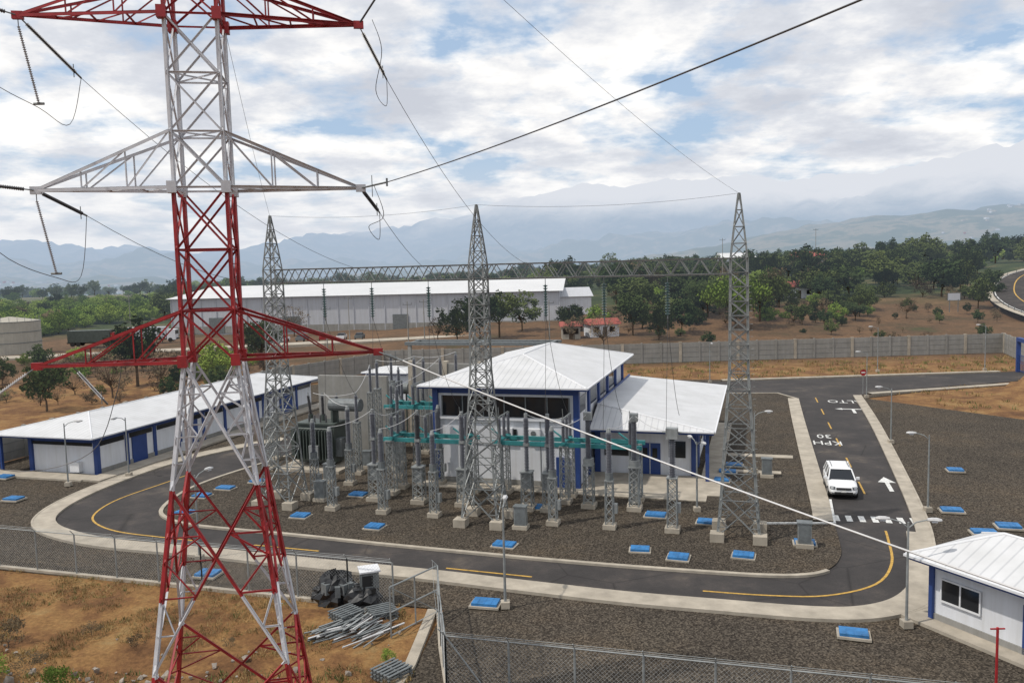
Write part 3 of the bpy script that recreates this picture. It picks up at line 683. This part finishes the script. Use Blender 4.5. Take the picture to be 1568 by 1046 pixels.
def kiosk(x,y,w,d,h,rz=0,name='equipment_kiosk'):
    E=empty(name,(*W(x,y),0),SR); b=MB(); b.bb(-w/2,w/2,-d/2,d/2,0,h,m_wall); b.obj('walls',E)
    b=MB(); hip(b,-w/2-.4,w/2+.4,-d/2-.4,d/2+.4,h+.2,h+.7,m_roof,m_blue); b.obj('roof',E)
    b=MB(); b.bb(-.45,.45,-d/2-.04,-d/2+.02,.05,2.1,m_blue); b.bb(w/2-.02,w/2+.04,-.6,.6,.05,2.1,m_blue); b.obj('door',E)
kiosk(-37.8,71,3.2,3.4,2.8); kiosk(-33.5,82,4,3.5,3.0); kiosk(-42,90,5,4,3.2)
for (x,y) in((-29.2,57.4),(-30.1,53),(-13.4,45.6),(2.4,45.8),(-28.2,48.4),(.6,60.4)):
    b=MB(); b.box((x,y,.15),(.9,.7,.3),m_conc); b.box((x,y,.85),(.7,.5,1.1),m_galv); b.box((x,y,1.43),(.8,.6,.06),m_galvd); b.box((x,y-.26,.85),(.6,.02,.95),m_galvd); b.obj('control_cabinet',origin=(x,y,0),rotz=SR)
b=MB()
for x in(-37,-29,-21): b.box(( x,84,3.6),(.35,.35,7.2),m_concw)
b.box((-29,84,7.2),(17,.5,.35),m_galvd); b.box((-29,87,7.2),(17,.5,.3),m_galvd)
for x in(-37,-29,-21): b.box((x,85.5,7.2),(.3,3,.28),m_galvd)
b.obj('rear_gantry',rotz=SR)
# ------------------------------------------------------------------ street lamps
def lamp(x,y,dx,dy,h=4.7,two=False):
    b=MB(); b.box((0,0,.15),(.4,.4,.3),m_conc); b.tube((0,0,.2),(0,0,h),.065,m_galv,8,.04)
    dirs=[(dx,dy)]+([(-dx,-dy)] if two else [])
    for (ax,ay) in dirs:
        L=math.hypot(ax,ay); ax/=L;ay/=L; pts=[V((0,0,h-.25)),V((ax*.3,ay*.3,h)),V((ax*.75,ay*.75,h+.12))]; b.path(pts,.028,m_galv,6)
        c=V((ax*1.0,ay*1.0,h+.12)); a=V((ax,ay,0)); n=V((-ay,ax,0))
        ring=[]
        for (t,w,zt) in ((-.28,.06,.05),(-.12,.11,.08),(.12,.13,.08),(.28,.06,.04)):
            for (q,zz) in ((-w,0),(-w*.6,zt),(w*.6,zt),(w,0),(0,-.06)): p=c+a*t+n*q; ring.append((p.x,p.y,p.z+zz))
        fs=[]
        for i in range(3):
            for j in range(5): fs.append((i*5+j,i*5+(j+1)%5,(i+1)*5+(j+1)%5,(i+1)*5+j))
        fs+=[(4,3,2,1,0),(15,16,17,18,19)]; b.add(ring,fs,m_wirel)
        b.box((c.x,c.y,c.z-.07),(.22,.16,.05),m_lens,math.atan2(ay,ax))
    o=b.obj('street_lamp'); o.location=(x,y,.05)
for L_ in [(-.6,36.3,.1,1),(16.2,33.3,-1,.2,4.5,True),(24.9,48.8,-1,.25),(31.2,67.4,-1,.2,4.6),(17.4,59,1,-.1,4.4),(-33.2,60.2,1,.2),(-17.2,43.5,.5,1),(49.1,110.3,-1,0,6),(62.8,109,-1,0,6),(11.2,50,-.2,1,4.4,True),(-29.8,62.6,-.4,-.9,4.6),(9,100,1,0,5),(25,104,0,-1,5),(38.9,90,-1,0,5)]: lamp(*L_)
b=MB(); b.tube((0,0,0),(0,0,2.3),.035,m_galv)
oct_=[(math.cos(math.pi/8+k*math.pi/4)*.38,-.04,2.4+math.sin(math.pi/8+k*math.pi/4)*.38) for k in range(8)]; b.add(oct_,[tuple(range(8))],m_red); b.add([(x,y+.03,z) for x,y,z in oct_],[tuple(range(8))[::-1]],m_galv); b.box((0,-.05,2.4),(.45,.01,.12),m_white)
o=b.obj('stop_sign'); o.location=(39.6,92.6,.1)
# ------------------------------------------------------------------ car
E=empty('parked_suv',(21.6,53.9,.025),SR+.02)
b=MB(); st=[(-2.22,.66,.62),(-2.14,.80,.80),(-1.95,.86,.92),(-1.5,.89,1.0),(-.95,.9,1.06),(.3,.9,1.07),(1.5,.9,1.09),(2.0,.87,1.06),(2.16,.80,.95),(2.2,.7,.7)]
ring=[];n=10
for (y,w,t) in st:
    zb=.30 if abs(y)<2.1 else .38
    ring+=[(-w*.9,y,zb),(-w,y,.48),(-w*1.0,y,t-.22),(-w*.95,y,t-.06),(-w*.7,y,t),(w*.7,y,t),(w*.95,y,t-.06),(w,y,t-.22),(w,y,.48),(w*.9,y,zb)]
fs=[(i*n+j,i*n+(j+1)%n,(i+1)*n+(j+1)%n,(i+1)*n+j) for i in range(len(st)-1) for j in range(n)]+[tuple(range(n))[::-1],tuple(range((len(st)-1)*n,len(st)*n))]
b.add(ring,fs,m_carw); b.obj('body',E,smooth=True)
b=MB(); gv=[(-.82,-1.12,1.03),(.82,-1.12,1.03),(.82,2.02,1.05),(-.82,2.02,1.05),(-.64,-.35,1.58),(.64,-.35,1.58),(.64,1.65,1.6),(-.64,1.65,1.6)]
b.add(gv,[(0,1,5,4),(1,2,6,5),(2,3,7,6),(3,0,4,7)],m_glass); b.obj('windows',E)
b=MB(); b.add([(-.66,-.42,1.57),(.66,-.42,1.57),(.67,1.7,1.59),(-.67,1.7,1.59),(-.56,-.25,1.655),(.56,-.25,1.655),(.56,1.55,1.67),(-.56,1.55,1.67)],[(0,1,5,4),(1,2,6,5),(2,3,7,6),(3,0,4,7),(4,5,6,7),(3,2,1,0)],m_carw)
for s_ in(-1,1):
    b.tube((s_*.83,-1.14,1.03),(s_*.655,-.38,1.59),.045,m_carw); b.tube((s_*.83,.25,1.05),(s_*.655,.3,1.6),.04,m_carw); b.tube((s_*.83,1.2,1.05),(s_*.655,1.1,1.6),.05,m_carw); b.tube((s_*.82,2.02,1.05),(s_*.655,1.65,1.6),.06,m_carw)
    b.box((s_*1.0,-.85,1.12),(.2,.12,.15),m_carw); b.tube((s_*.52,-.1,1.7),(s_*.52,1.4,1.71),.02,m_galvd)
b.obj('roof_and_pillars',E)
b=MB(); b.box((0,-2.22,.72),(.9,.06,.14),m_rub); b.box((0,-2.235,.76),(.8,.04,.02),m_chrome); b.box((0,-2.2,.45),(1.1,.06,.14),m_rub); b.box((0,-2.24,.56),(.32,.02,.12),m_white)
for s_ in(-1,1):
    b.box((s_*.66,-2.12,.76),(.3,.14,.15),m_galvd,s_*.35); b.box((s_*.68,-2.15,.77),(.16,.14,.1),m_lens,s_*.35); b.box((s_*.62,-2.17,.46),(.14,.05,.1),m_lens)
b.box((0,0,.3),(1.5,4,.1),m_rub)
for s_ in(-1,1):
    for y in(-.3,.75): b.box((s_*.905,y,.75),(.01,.015,.6),m_rub)
    b.box((s_*.86,0,.36),(.12,2.1,.1),m_rub)
b.obj('grille_and_lights',E)
b=MB()
for s_ in(-1,1):
    for y in(-1.4,1.3):
        b.tube((s_*.68,y,.34),(s_*.92,y,.34),.345,m_rub,20); b.tube((s_*.91,y,.34),(s_*.93,y,.34),.21,m_chrome,12)
b.obj('wheels',E)
# ------------------------------------------------------------------ fences
def fence(pts,h=2.2,step=2.4):
    b=MB()
    for i in range(len(pts)-1):
        p=V((*pts[i],0));q=V((*pts[i+1],0));L=(q-p).length;d=(q-p)/L;n=max(1,round(L/step))
        for k in range(n+1): c=p+d*L*k/n; b.tube(c,c+V((0,0,h)),.042,m_galv,6); b.tube(c+V((0,0,h)),c+V((d.y*.25,-d.x*.25,h+.28)),.022,m_galv,4)
        b.tube(p+V((0,0,h)),q+V((0,0,h)),.028,m_galv,5)
        for o in (.12,.24): b.tube(p+V((d.y*.9*o,-d.x*.9*o,h+o)),q+V((d.y*.9*o,-d.x*.9*o,h+o)),.008,m_galv,3)
        sp=.16; m_=int(L/sp)
        for k in range(-int(h/sp),m_):
            for sg in(0,1):
                s0=k*sp; a=max(0,s0); e=min(L,s0+h)
                if e<=a: continue
                z0=a-s0; z1=e-s0
                if sg: z0,z1=h-z0,h-z1
                b.tube(p+d*a+V((0,0,z0)),p+d*e+V((0,0,z1)),.003,m_mesh,3)
    b.strip([tuple(x) for x in pts],-.12,.12,-.05,.12,m_conc)
    return b
fence([(-62,54),(-27.9,43.3),(-15.6,39.6),(-7.9,37.2)]).obj('chain_link_fence')
fence([(-3.6,36.0),(-3.2,32.5),(-2.7,28.9),(18,23.2),(30,20)]).obj('chain_link_fence')
b=fence([(-7.9,37.2),(-5.7,36.5)]); b.obj('chain_link_gate')
b=MB()
a=V((-3.6,36,0));c=V((-5.4,33.6,0))
for z in(.1,1.1,2.2): b.tube(a+V((0,0,z)),c+V((0,0,z)),.035,m_galv)
for t in(0,.5,1): b.tube(a.lerp(c,t),a.lerp(c,t)+V((0,0,2.2)),.035,m_galv)
b.tube(a+V((0,0,.1)),c+V((0,0,2.2)),.025,m_galv)
b.obj('open_gate')
b=MB()
for (p,q) in (((-2.7,28.9,2.2),(-1.0,28.4,0)),((-2.7,28.9,2.2),(-2.95,31,0)),((-3.6,36,2.2),(-3.45,34.2,0))): b.tube(p,q,.03,m_galv)
b.obj('fence_brace')
b=MB(); b.strip([(-4.9,28),(-4.3,31),(-3.9,36.2)],-.22,.22,-.05,.12,m_conc); b.obj('concrete_edging')
# ------------------------------------------------------------------ site clutter
b=MB()
def lump(cx,cy,r,h,mat,seed):
    N=18;vs=[];fs=[];K=8
    for i in range(K):
        for j in range(N):
            ph=i/(K-1)*math.pi/2; t=2*math.pi*j/N; k=1+.45*noise.noise(V((math.cos(t)*2+seed,math.sin(t)*2,i*.7)))
            vs.append((cx+r*k*math.cos(ph)**.6*math.cos(t),cy+r*.8*k*math.cos(ph)**.6*math.sin(t),h*math.sin(ph)*(1+.35*noise.noise(V((j*.7,i,seed))))))
    for i in range(K-1):
        for j in range(N): fs.append((i*N+j,i*N+(j+1)%N,(i+1)*N+(j+1)%N,(i+1)*N+j))
    b.add(vs,fs,mat)
lump(-8.5,37.6,.95,1.35,m_tarp,1); lump(-7.2,37.0,.85,1.0,m_tarp,5); lump(-9.3,37.9,.5,.7,m_tarp,8)
for i in range(9): x=-8.9+i*.27; b.box((x,37.1+random.gauss(0,.2),.45+random.random()*.6),(.25,.4,.5),random.choice([m_galvd,m_tarp,m_tarp]),random.random())
b.obj('tarpaulin_covered_materials')
b=MB(); b.box((-6.9,37.2,1.25),(.8,.8,.7),m_galvd,.3); b.box((-6.9,37.2,1.68),(.95,.95,.07),m_trim,.3); b.box((-6.9,36.79,1.25),(.5,.03,.5),m_tarp,.3)
for dx in(-.35,.35): b.tube((-6.9+dx,36.9,0),(-6.9+dx,36.9,1.6),.04,m_galvd); b.tube((-6.9+dx,37.5,0),(-6.9+dx,37.5,1.6),.04,m_galvd)
b.obj('site_cabinet')
b=MB()
for gx,gy,ga_,nn in((-7.9,34.2,.75,26),(-6.7,34.8,1.1,18),(-6.2,33.6,.9,14)):
    for i in range(nn):
        x=gx+random.gauss(0,.35);y=gy+random.gauss(0,.35);a=random.gauss(ga_,.16);L=random.uniform(1,2.4); z=.08+random.random()*.22
        d=V((math.cos(a),math.sin(a),0))*L/2; b.ang(V((x,y,z))-d,V((x,y,z+random.gauss(0,.04)))+d,random.uniform(.06,.11),random.choice([m_galv,m_wirel,m_galvd]),.02)
b.obj('steel_angle_pile')
for (px,py) in ((-6.1,35.7),(-7.7,35.6),(-4.9,30.2)):
    b=MB()
    for i in range(3):
        z=.1+.15*i
        for k in range(6): b.box((0,-.5+k*.2,z),(1.2,.1,.03),m_galvd)
        for k in(-.5,0,.5): b.box((k,0,z-.06),(.08,1.1,.09),m_galvd)
    o=b.obj('pallet_stack'); o.location=(px,py,0); o.rotation_euler=(0,0,random.random())
b=MB()
for i in range(560):
    x=random.uniform(-30,-5);y=random.uniform(24,34)
    if i%4: x=random.gauss(-17,5); y=random.gauss(28.6,1.5)
    if inside(x,y,gravel_poly): continue
    s_=abs(random.gauss(.04,.075))+.02; vs=[];c=V((x,y,.1))
    for k in range(12):
        d=V((random.gauss(0,1),random.gauss(0,1),random.gauss(0,.7))).normalized(); vs.append(c+d*s_*random.uniform(.7,1.2))
    bm=bmesh.new(); [bm.verts.new(v_) for v_ in vs]; bmesh.ops.convex_hull(bm,input=bm.verts)
    bm.verts.index_update(); b.add([v_.co.copy() for v_ in bm.verts],[tuple(v_.index for v_ in f.verts) for f in bm.faces],m_rock); bm.free()
b.obj('rubble_stones')
b=MB(); R=random.Random(9)
def tufts(n,x0,x1,y0,y1,s0,s1,gp=.25,poly=gravel_poly,nk=8):
    for i in range(n):
        x=R.uniform(x0,x1);y=R.uniform(y0,y1)
        if noise.noise(V((x*.35,y*.35,7)))<-.05 or inside(x,y,poly): continue
        z=hz(x,y)+.02
        mt=m_grassg if R.random()<gp else m_grass
        for k in range(nk):
            a=R.uniform(0,6.28);h=R.uniform(s0,s1);p=V((x+R.gauss(0,h*.6),y+R.gauss(0,h*.6),z)); w=h*.12; q=p+V((R.gauss(0,h*.4),R.gauss(0,h*.4),h))
            b.add([p+V((math.cos(a)*w,math.sin(a)*w,0)),p-V((math.cos(a)*w,math.sin(a)*w,0)),q],[(0,1,2)],mt)
tufts(7000,-34,-4,32,43,.06,.18,.08); tufts(2200,-34,-4,25,31,.08,.25,.4); tufts(1200,16,75,106,125,.15,.45,.35); tufts(800,40,76,66,108,.15,.45,.3)
b.obj('dry_grass')
# ------------------------------------------------------------------ trees
def tree(seed,h,cr,ch,leaf,nclump=34,per=42,ls=.34,bare=False,flat=False):
    R=random.Random(seed); b=MB(); th=h-ch*.75
    b.tube((0,0,-.5),(0,0,th*.6),.028*h,m_bark,7,.02*h); top=V((R.gauss(0,.2),R.gauss(0,.2),th)); b.tube((0,0,th*.6),top,.02*h,m_bark,6,.014*h)
    cl=[]
    for i in range(nclump):
        while True:
            p=V((R.uniform(-1,1),R.uniform(-1,1),R.uniform(-.95,1)))
            if .35<p.length<1.05: break
        k=1.0 if not flat else (1-.3*abs(p.z))
        c=V((p.x*cr*k,p.y*cr*k,max(.5,th+ch*.45+p.z*ch*.5))); cl.append(c)
        if i%3==0 or bare: b.tube(top.lerp(V((0,0,th*.6)),R.random()),c,.009*h,m_bark,4,.003*h)
    for c in cl:
        s_=cr*R.uniform(.2,.36)
        if bare:
            for k in range(7): b.tube(c,c+V((R.gauss(0,1),R.gauss(0,1),abs(R.gauss(.4,.7))))*s_*.8,.02,m_bark,3,.006)
        n=per if not bare else per//4
        for k in range(n):
            d=V((R.gauss(0,1),R.gauss(0,1),R.gauss(0,.75))); d=d.normalized()*s_*(R.random()**.4)
            q=c+d; a=V((R.gauss(0,1),R.gauss(0,1),R.gauss(0,1))).normalized(); e=a.orthogonal().normalized(); w=ls*R.uniform(.5,1.2)
            b.add([q-a*w,q+e*w*.6,q+a*w,q-e*w*.6],[(0,1,2,3)],leaf)
    return b
class O: pass
def T(*a,**k):
    b=tree(*a,**k); me=bpy.data.meshes.new('tree_mesh'); me.from_pydata(b.v,[],b.f)
    for m in b.mats: me.materials.append(m)
    me.polygons.foreach_set('material_index',b.m); me.update()
    o=O(); o.data=me; return o
dk=[T(i,7.5+i%3,3.9,6.6,m_leafd,44,44,.38) for i in range(4)]
gr=[T(20+i,5.5,3.5,5.6,m_leafg,40,44,.34) for i in range(3)]
dr=[T(40+i,6.5,3.4,5.2,m_leafb,30,36,.26,bare=(i==0)) for i in range(2)]
um=T(60,9,6.2,4.6,m_leafd,64,60,.32,flat=True); umg=T(61,8,5.6,5,m_leafg,60,60,.32,flat=True)
def scat(pname,n,u0,u1,d0,d1,kinds,smin,smax,reject=None,seed=1):
    R=random.Random(seed); E=empty(pname)
    for i in range(n):
        u=R.uniform(u0,u1); az=(u-784)/1265; y=math.sqrt(R.uniform(d0*d0,d1*d1)); x=az*y
        if reject and reject(x,y): continue
        t=R.choice(kinds); s_=smin+(smax-smin)*R.random()**1.3
        inst('tree',t,(x,y,hz(x,y)-.3),R.uniform(0,6.28),(s_*R.uniform(.85,1.35),s_*R.uniform(.85,1.35),s_*R.uniform(.7,1.15)),E)
rejw=lambda x,y:(-125<x<28 and 190<y<275) or (x>103+(y-165)*.5 and x<150+(y-165)*.75 and y<330)
scat('forest_right',1350,840,1900,212,520,dk*4+gr+dr,.4,1.25,rejw,1)
scat('forest_right_edge',120,840,1420,178,215,dk*3+gr+dr,.3,.8,lambda x,y:rejw(x,y) or x>78+R.random()*10,2)
scat('scrub_left',1300,-450,300,198,440,gr*6+dk[:2]+dr[1:],.4,.9,lambda x,y:rejw(x,y),3)
scat('trees_behind_warehouse',700,250,900,285,700,dk*3+gr*2,.5,1.05,rejw,4)
scat('distant_woodland',1300,-450,1900,520,1500,dk*3+gr,.7,1.5,None,5)
scat('bushes_brown_slope',60,900,1560,140,205,dr+dk[:1],.12,.3,None,6)
scat('scrub_left_slope',80,-60,420,98,150,dr*2+gr[:1]+dk[:1],.2,.5,lambda x,y:inside(x,y,plat),8)
for (u,y,s_,k) in ((1128,172,1.15,umg),(1165,182,1.0,um),(1085,190,.9,um),(700,165,.95,dk[0]),(735,170,1.0,dk[1]),(765,175,.9,dk[2]),(800,185,1,dk[3]),(670,172,.7,dr[0]),(925,150,.8,dr[0]),(880,165,.6,dr[1]),(62,95,.6,dk[1]),(165,104,.8,dr[0]),(240,108,.8,dr[0]),(205,115,.9,dk[2]),(330,120,.8,gr[0]),(400,130,.8,dk[2]),(450,200,1.0,dr[0]),(970,168,.9,dk[1]),(1010,160,.8,dk[0]),(1045,168,.8,dk[3]),(1500,200,.8,dk[3]),(1390,185,.6,dr[0]),(1275,160,.35,dk[0]),(1265,168,.4,dk[2]),(1230,175,.5,dk[1])):
    x=(u-784)/1265*y; inst('tree',k,(x,y,hz(x,y)-.1),random.random()*6,s_)
sh=T(80,1.2,1.0,1.2,m_leafg,26,50,.07); shd=T(81,1.2,1.0,1.1,m_leafb,20,40,.06)
for (x,y,s_) in ((-20.5,30.5,.8),(-19.2,31.2,.6),(-17.3,29.3,.7),(-21.5,33.5,.9),(-15.5,28.6,.5),(-24,35,.7),(-16,33.2,.4),(-13,28,.5),(-12,33,.3),(-18.5,34.5,.4),(-5.2,31.3,.35),(-4.9,29.2,.3)): inst('shrub',random.choice([sh,shd]),(x,y,.05),random.random()*6,s_)
# ------------------------------------------------------------------ surroundings
E=empty('warehouse',(0,0,0))
b=MB(); p0,p1=V((-88,214,0)),V((12,205,0)); d=(p1-p0).normalized(); n=V((-d.y,d.x,0))
def wq(a,c,z0,z1,mat): b.add([(a.x,a.y,z0),(c.x,c.y,z0),(c.x,c.y,z1),(a.x,a.y,z1)],[(0,1,2,3)],mat)
q0,q1=p0+n*55,p1+n*55
wq(p0,p1,-1,9.0,m_ware); wq(p1,q1,-1,9.0,m_ware); wq(q1,q0,-1,9.0,m_ware); wq(q0,p0,-1,9.0,m_ware)
L=(p1-p0).length
for k in range(0,26): c=p0+d*(L*k/25)-n*.1; b.box((c.x,c.y,4.45),(.16,.2,8.9),m_ware,math.atan2(d.y,d.x))
c=(p0+p1)/2-n*.12; b.box((c.x,c.y,.9),(L,.1,1.8),m_concw,math.atan2(d.y,d.x))
for k in(3,8,15,20): c=p0+d*(L*k/25)-n*.2; b.box((c.x,c.y,2),(4,.1,4),m_galvd,math.atan2(d.y,d.x))
b.obj('walls',E)
b=MB(); m0,m1=p0+n*27.5,p1+n*27.5
b.add([(*(p0-n-d)[:2],9.05),(*(p1-n+d)[:2],9.05),(*(m1+d)[:2],11.6),(*(m0-d)[:2],11.6),(*(q1+n+d)[:2],9.05),(*(q0+n-d)[:2],9.05)],[(0,1,2,3),(3,2,4,5)],m_wareroof)
b.obj('roof',E)
b=MB(); tx,ty=-104.5,172
b.tube((tx,ty,-.5),(tx,ty,6.6),5.6,m_beige,40); b.tube((tx,ty,6.6),(tx,ty,7.5),5.6,m_beige,40,.4)
for z in(2.2,4.4,6.5): b.tube((tx,ty,z),(tx,ty,z+.12),5.68,m_galvd,40)
for k in range(24): a=k*math.pi/12; b.tube((tx+5.5*math.cos(a),ty+5.5*math.sin(a),6.6),(tx+5.5*math.cos(a),ty+5.5*math.sin(a),7.5),.04,m_galvd,3)
b.obj('storage_tank')
for (x,y,c) in ((-94,184,m_red),(-84,190,m_wall)):
    b2=MB(); b2.box((0,0,2.2),(9,2.5,2.6),m_trafo if c is m_red else m_ware); b2.box((5.6,0,1.7),(1.9,2.4,2.4),c); b2.box((6.3,0,2.2),(.6,2.2,.8),m_glass); b2.box((1,0,.75),(12,1,.25),m_rub)
    for wx in(-3.5,-2.3,5.4):
        for wy in(-1.15,1.15): b2.tube((wx,wy-.15,.5),(wx,wy+.15,.5),.5,m_rub,12)
    o=b2.obj('truck'); o.location=(x,y,hz(x,y)); o.rotation_euler=(0,0,.1)
cars=[]
for mt_ in (m_carw,m_galvd,m_red):
    cb=MB(); cb.box((0,0,.65),(4.2,1.75,.65),mt_); cb.add([(-1.5,-.8,.97),(1.2,-.8,.97),(1.2,.8,.97),(-1.5,.8,.97),(-1,-.65,1.45),(.6,-.65,1.45),(.6,.65,1.45),(-1,.65,1.45)],[(0,1,5,4),(1,2,6,5),(2,3,7,6),(3,0,4,7),(4,5,6,7)],m_glass)
    for wx in(-1.3,1.3):
        for wy in(-.8,.8): cb.tube((wx,wy-.1,.32),(wx,wy+.1,.32),.32,m_rub,12)
    cars.append(cb)
cobj=[c.obj('parked_car') for c in cars]
for i,c in enumerate(cobj): c.location=(-51+i*4.5,182+i*.6,hz(-50,182)); c.rotation_euler=(0,0,1.2+.3*i)
for i in range(2): inst('parked_car',cobj[i],(-38+i*4,184,hz(-38,184)),1.6)
b=MB(); b.strip(smooth_pts([(-140,150),(-90,160),(-50,172),(-20,180),(-5,190)]),-3,3,-.5,.35,m_conc); b.obj('access_road')
def house(x,y,w,dp,h,rm,rot=0,wm=None):
    E=empty('house',(x,y,hz(x,y)-.2),rot); b=MB(); b.bb(-w/2,w/2,-dp/2,dp/2,0,h,wm or m_wall); b.obj('walls',E)
    b=MB(); o=.5; b.add([(-w/2-o,-dp/2-o,h),(w/2+o,-dp/2-o,h),(w/2+o,dp/2+o,h),(-w/2-o,dp/2+o,h),(-w/2-o,0,h+dp*.22),(w/2+o,0,h+dp*.22)],[(0,1,5,4),(2,3,4,5),(0,4,3),(1,2,5)],rm); b.obj('roof',E)
    b=MB()
    for k in(-.3,.25): b.box((w*k,-dp/2-.02,1.6),(1.1,.06,1.1),m_glass)
    b.box((0,-dp/2-.02,1.05),(.9,.06,2.1),m_bark); b.obj('windows_and_door',E)
house(12,168,3.6,4,2.6,m_dredroof,0,m_beige); house(18.5,170,6,5,2.6,m_dredroof,.2,m_wall); house(80,232,10,8,3,m_dredroof,-.1); house(14,215,12,10,5,m_ware,.1); house(118,330,12,9,8,m_dredroof); house(95,350,14,9,9,m_wareroof)
b=MB(); R=random.Random(5)
for i in range(1500):
    u=R.uniform(-300,1750); y=R.uniform(1500,5200); x=(u-784)/1265*y; z=hz(x,y); k=R.uniform(5,15)
    if R.random()<.05: k*=2.6
    b.box((x,y,z+2.5+noise.noise(V((x,y,0)))),(k,k*R.uniform(.5,1.2),6),R.choice([m_ware,m_ware,m_wareroof,m_beige,m_dredroof]),R.random()*3)
b.obj('distant_town')
b=MB(); pts=smooth_pts([(110,150),(114,170),(122,195),(137,225),(163,262),(203,300)])
def ter_strip(w0,w1,dz,mat):
    P=[V((p[0],p[1],0)) for p in pts]; vs=[]
    for i in range(len(P)):
        a=P[max(i-1,0)];c=P[min(i+1,len(P)-1)]; d=(c-a).normalized(); n=V((d.y,-d.x,0))
        z=hz(P[i].x,P[i].y)+1.2+dz
        for w in(w0,w1): q=P[i]+n*w; vs.append((q.x,q.y,z))
    b.add(vs,[(2*i,2*i+1,2*i+3,2*i+2) for i in range(len(P)-1)],mat)
ter_strip(-5,5,0,m_asph); ter_strip(-4.6,-4.35,.03,m_white); ter_strip(-.15,.15,.03,m_yel); ter_strip(4.35,4.6,.03,m_white); ter_strip(-6.6,-5.0,-.02,m_conc)
for i in range(0,len(pts),1): p=pts[i]; b.tube((p[0]-5.6,p[1],hz(*p)),(p[0]-5.6,p[1],hz(*p)+2.0),.08,m_galvd,5)
b.obj('highway')
b=MB(); b.tube((-1,0,0),(-1,0,3),.1,m_galvd); b.tube((1,0,0),(1,0,3),.1,m_galvd); b.box((0,0,3.6),(3,.1,1.8),m_galvd); b.box((0,-.06,3.6),(2.8,.02,1.6),m_ware); o=b.obj('roadside_sign'); x,y=103,192; o.location=(x,y,hz(x,y))
for (u,y,h) in ((500,150,9),(625,160,9),(650,168,9),(842,150,9),(535,175,10),(1108,260,16),(1250,300,18),(200,240,10)):
    x=(u-784)/1265*y; b=MB(); b.tube((0,0,0),(0,0,h),.12,m_concw,8,.08); b.box((0,0,h-.6),(1.8,.1,.1),m_galvd); b.ins((-.8,0,h-.55),(-.8,0,h-.2),.06,m_insb); b.ins((.8,0,h-.55),(.8,0,h-.2),.06,m_insb); o=b.obj('utility_pole'); o.location=(x,y,hz(x,y))
b=MB(); b.tube((0,0,0),(0,0,2.6),.05,m_red); b.tube((-.25,0,2.55),(.25,0,2.55),.03,m_red); b.box((0,0,.1),(.3,.3,.2),m_conc); o=b.obj('barrier_post'); o.location=(16.6,27.6,0)
# ------------------------------------------------------------------ light
el=math.radians(58); sd=V((-.9,-.35,0)).normalized(); sv=V((sd.x*math.cos(el),sd.y*math.cos(el),math.sin(el)))
sun=bpy.data.lights.new('sun','SUN'); sun.energy=2.9; sun.angle=math.radians(1.2); sun.color=(1,.94,.85)
so=bpy.data.objects.new('sun',sun); sc.collection.objects.link(so); so.rotation_euler=sv.to_track_quat('Z','Y').to_euler()
w=bpy.data.worlds.new('World'); sc.world=w; w.use_nodes=True; nt=w.node_tree; bg=nt.nodes['Background']
sky=nt.nodes.new('ShaderNodeTexSky'); sky.sky_type='NISHITA'; sky.sun_disc=False; sky.sun_elevation=el; sky.sun_rotation=math.atan2(sd.x,sd.y); sky.dust_density=2
tc=nt.nodes.new('ShaderNodeTexCoord'); s=nt.nodes.new('ShaderNodeSeparateXYZ'); nt.links.new(tc.outputs['Generated'],s.inputs[0])
def mth(op,a,b_=None):
    m=nt.nodes.new('ShaderNodeMath'); m.operation=op
    for i,v_ in enumerate((a,b_)):
        if v_ is None: continue
        if isinstance(v_,(int,float)): m.inputs[i].default_value=v_
        else: nt.links.new(v_,m.inputs[i])
    return m.outputs[0]
zz=mth('MAXIMUM',s.outputs[2],0.0); den=mth('ADD',zz,.20)
cx=nt.nodes.new('ShaderNodeCombineXYZ'); nt.links.new(mth('DIVIDE',s.outputs[0],den),cx.inputs[0]); nt.links.new(mth('DIVIDE',s.outputs[1],den),cx.inputs[1])
n1=ntex(nt,2.7,12,.58,src=cx.outputs[0]); mp=nt.nodes.new('ShaderNodeMapping'); mp.inputs['Location'].default_value=(3.1,1.22,4); nt.links.new(cx.outputs[0],mp.inputs[0])
n2=ntex(nt,2.4,10,.6,src=mp.outputs[0])
mask=ramp(nt,n1,[(.37,(0,0,0)),(.44,(.55,.55,.55)),(.51,(1,1,1))])
ccol=ramp(nt,n2,[(.34,(6.1,6.4,7.1)),(.45,(7.4,7.65,8.2)),(.52,(9.2,9.2,9.3)),(.60,(10.9,10.7,10.4))])
base=mixc(nt,.6,sky.outputs[0],(5.4,7.2,9.6))
col=mixc(nt,mask,base,ccol)
hm=nt.nodes.new('ShaderNodeMapRange'); hm.inputs[1].default_value=0; hm.inputs[2].default_value=.14; hm.inputs[3].default_value=.85; hm.inputs[4].default_value=0; nt.links.new(zz,hm.inputs[0])
col=mixc(nt,hm.outputs[0],col,(7.5,7.8,8.4))
nt.links.new(col,bg.inputs[0]); bg.inputs[1].default_value=.1
# ------------------------------------------------------------------ camera
th=math.atan(116/1265); r=.025
Rv=V((1,0,0)); U=V((0,math.sin(th),math.cos(th))); F=V((0,math.cos(th),-math.sin(th)))
X=Rv*math.cos(r)-U*math.sin(r); Y=Rv*math.sin(r)+U*math.cos(r); Z=-F
mt=Matrix(((X.x,Y.x,Z.x,0),(X.y,Y.y,Z.y,0),(X.z,Y.z,Z.z,15.5),(0,0,0,1)))
cd=bpy.data.cameras.new('camera'); co=bpy.data.objects.new('camera',cd); sc.collection.objects.link(co); co.matrix_world=mt
cd.lens=36*1265/1568; cd.sensor_width=36; cd.clip_end=40000; cd.clip_start=.3; sc.camera=co
sc.view_settings.view_transform='Standard'; sc.view_settings.look='None'; sc.view_settings.exposure=0
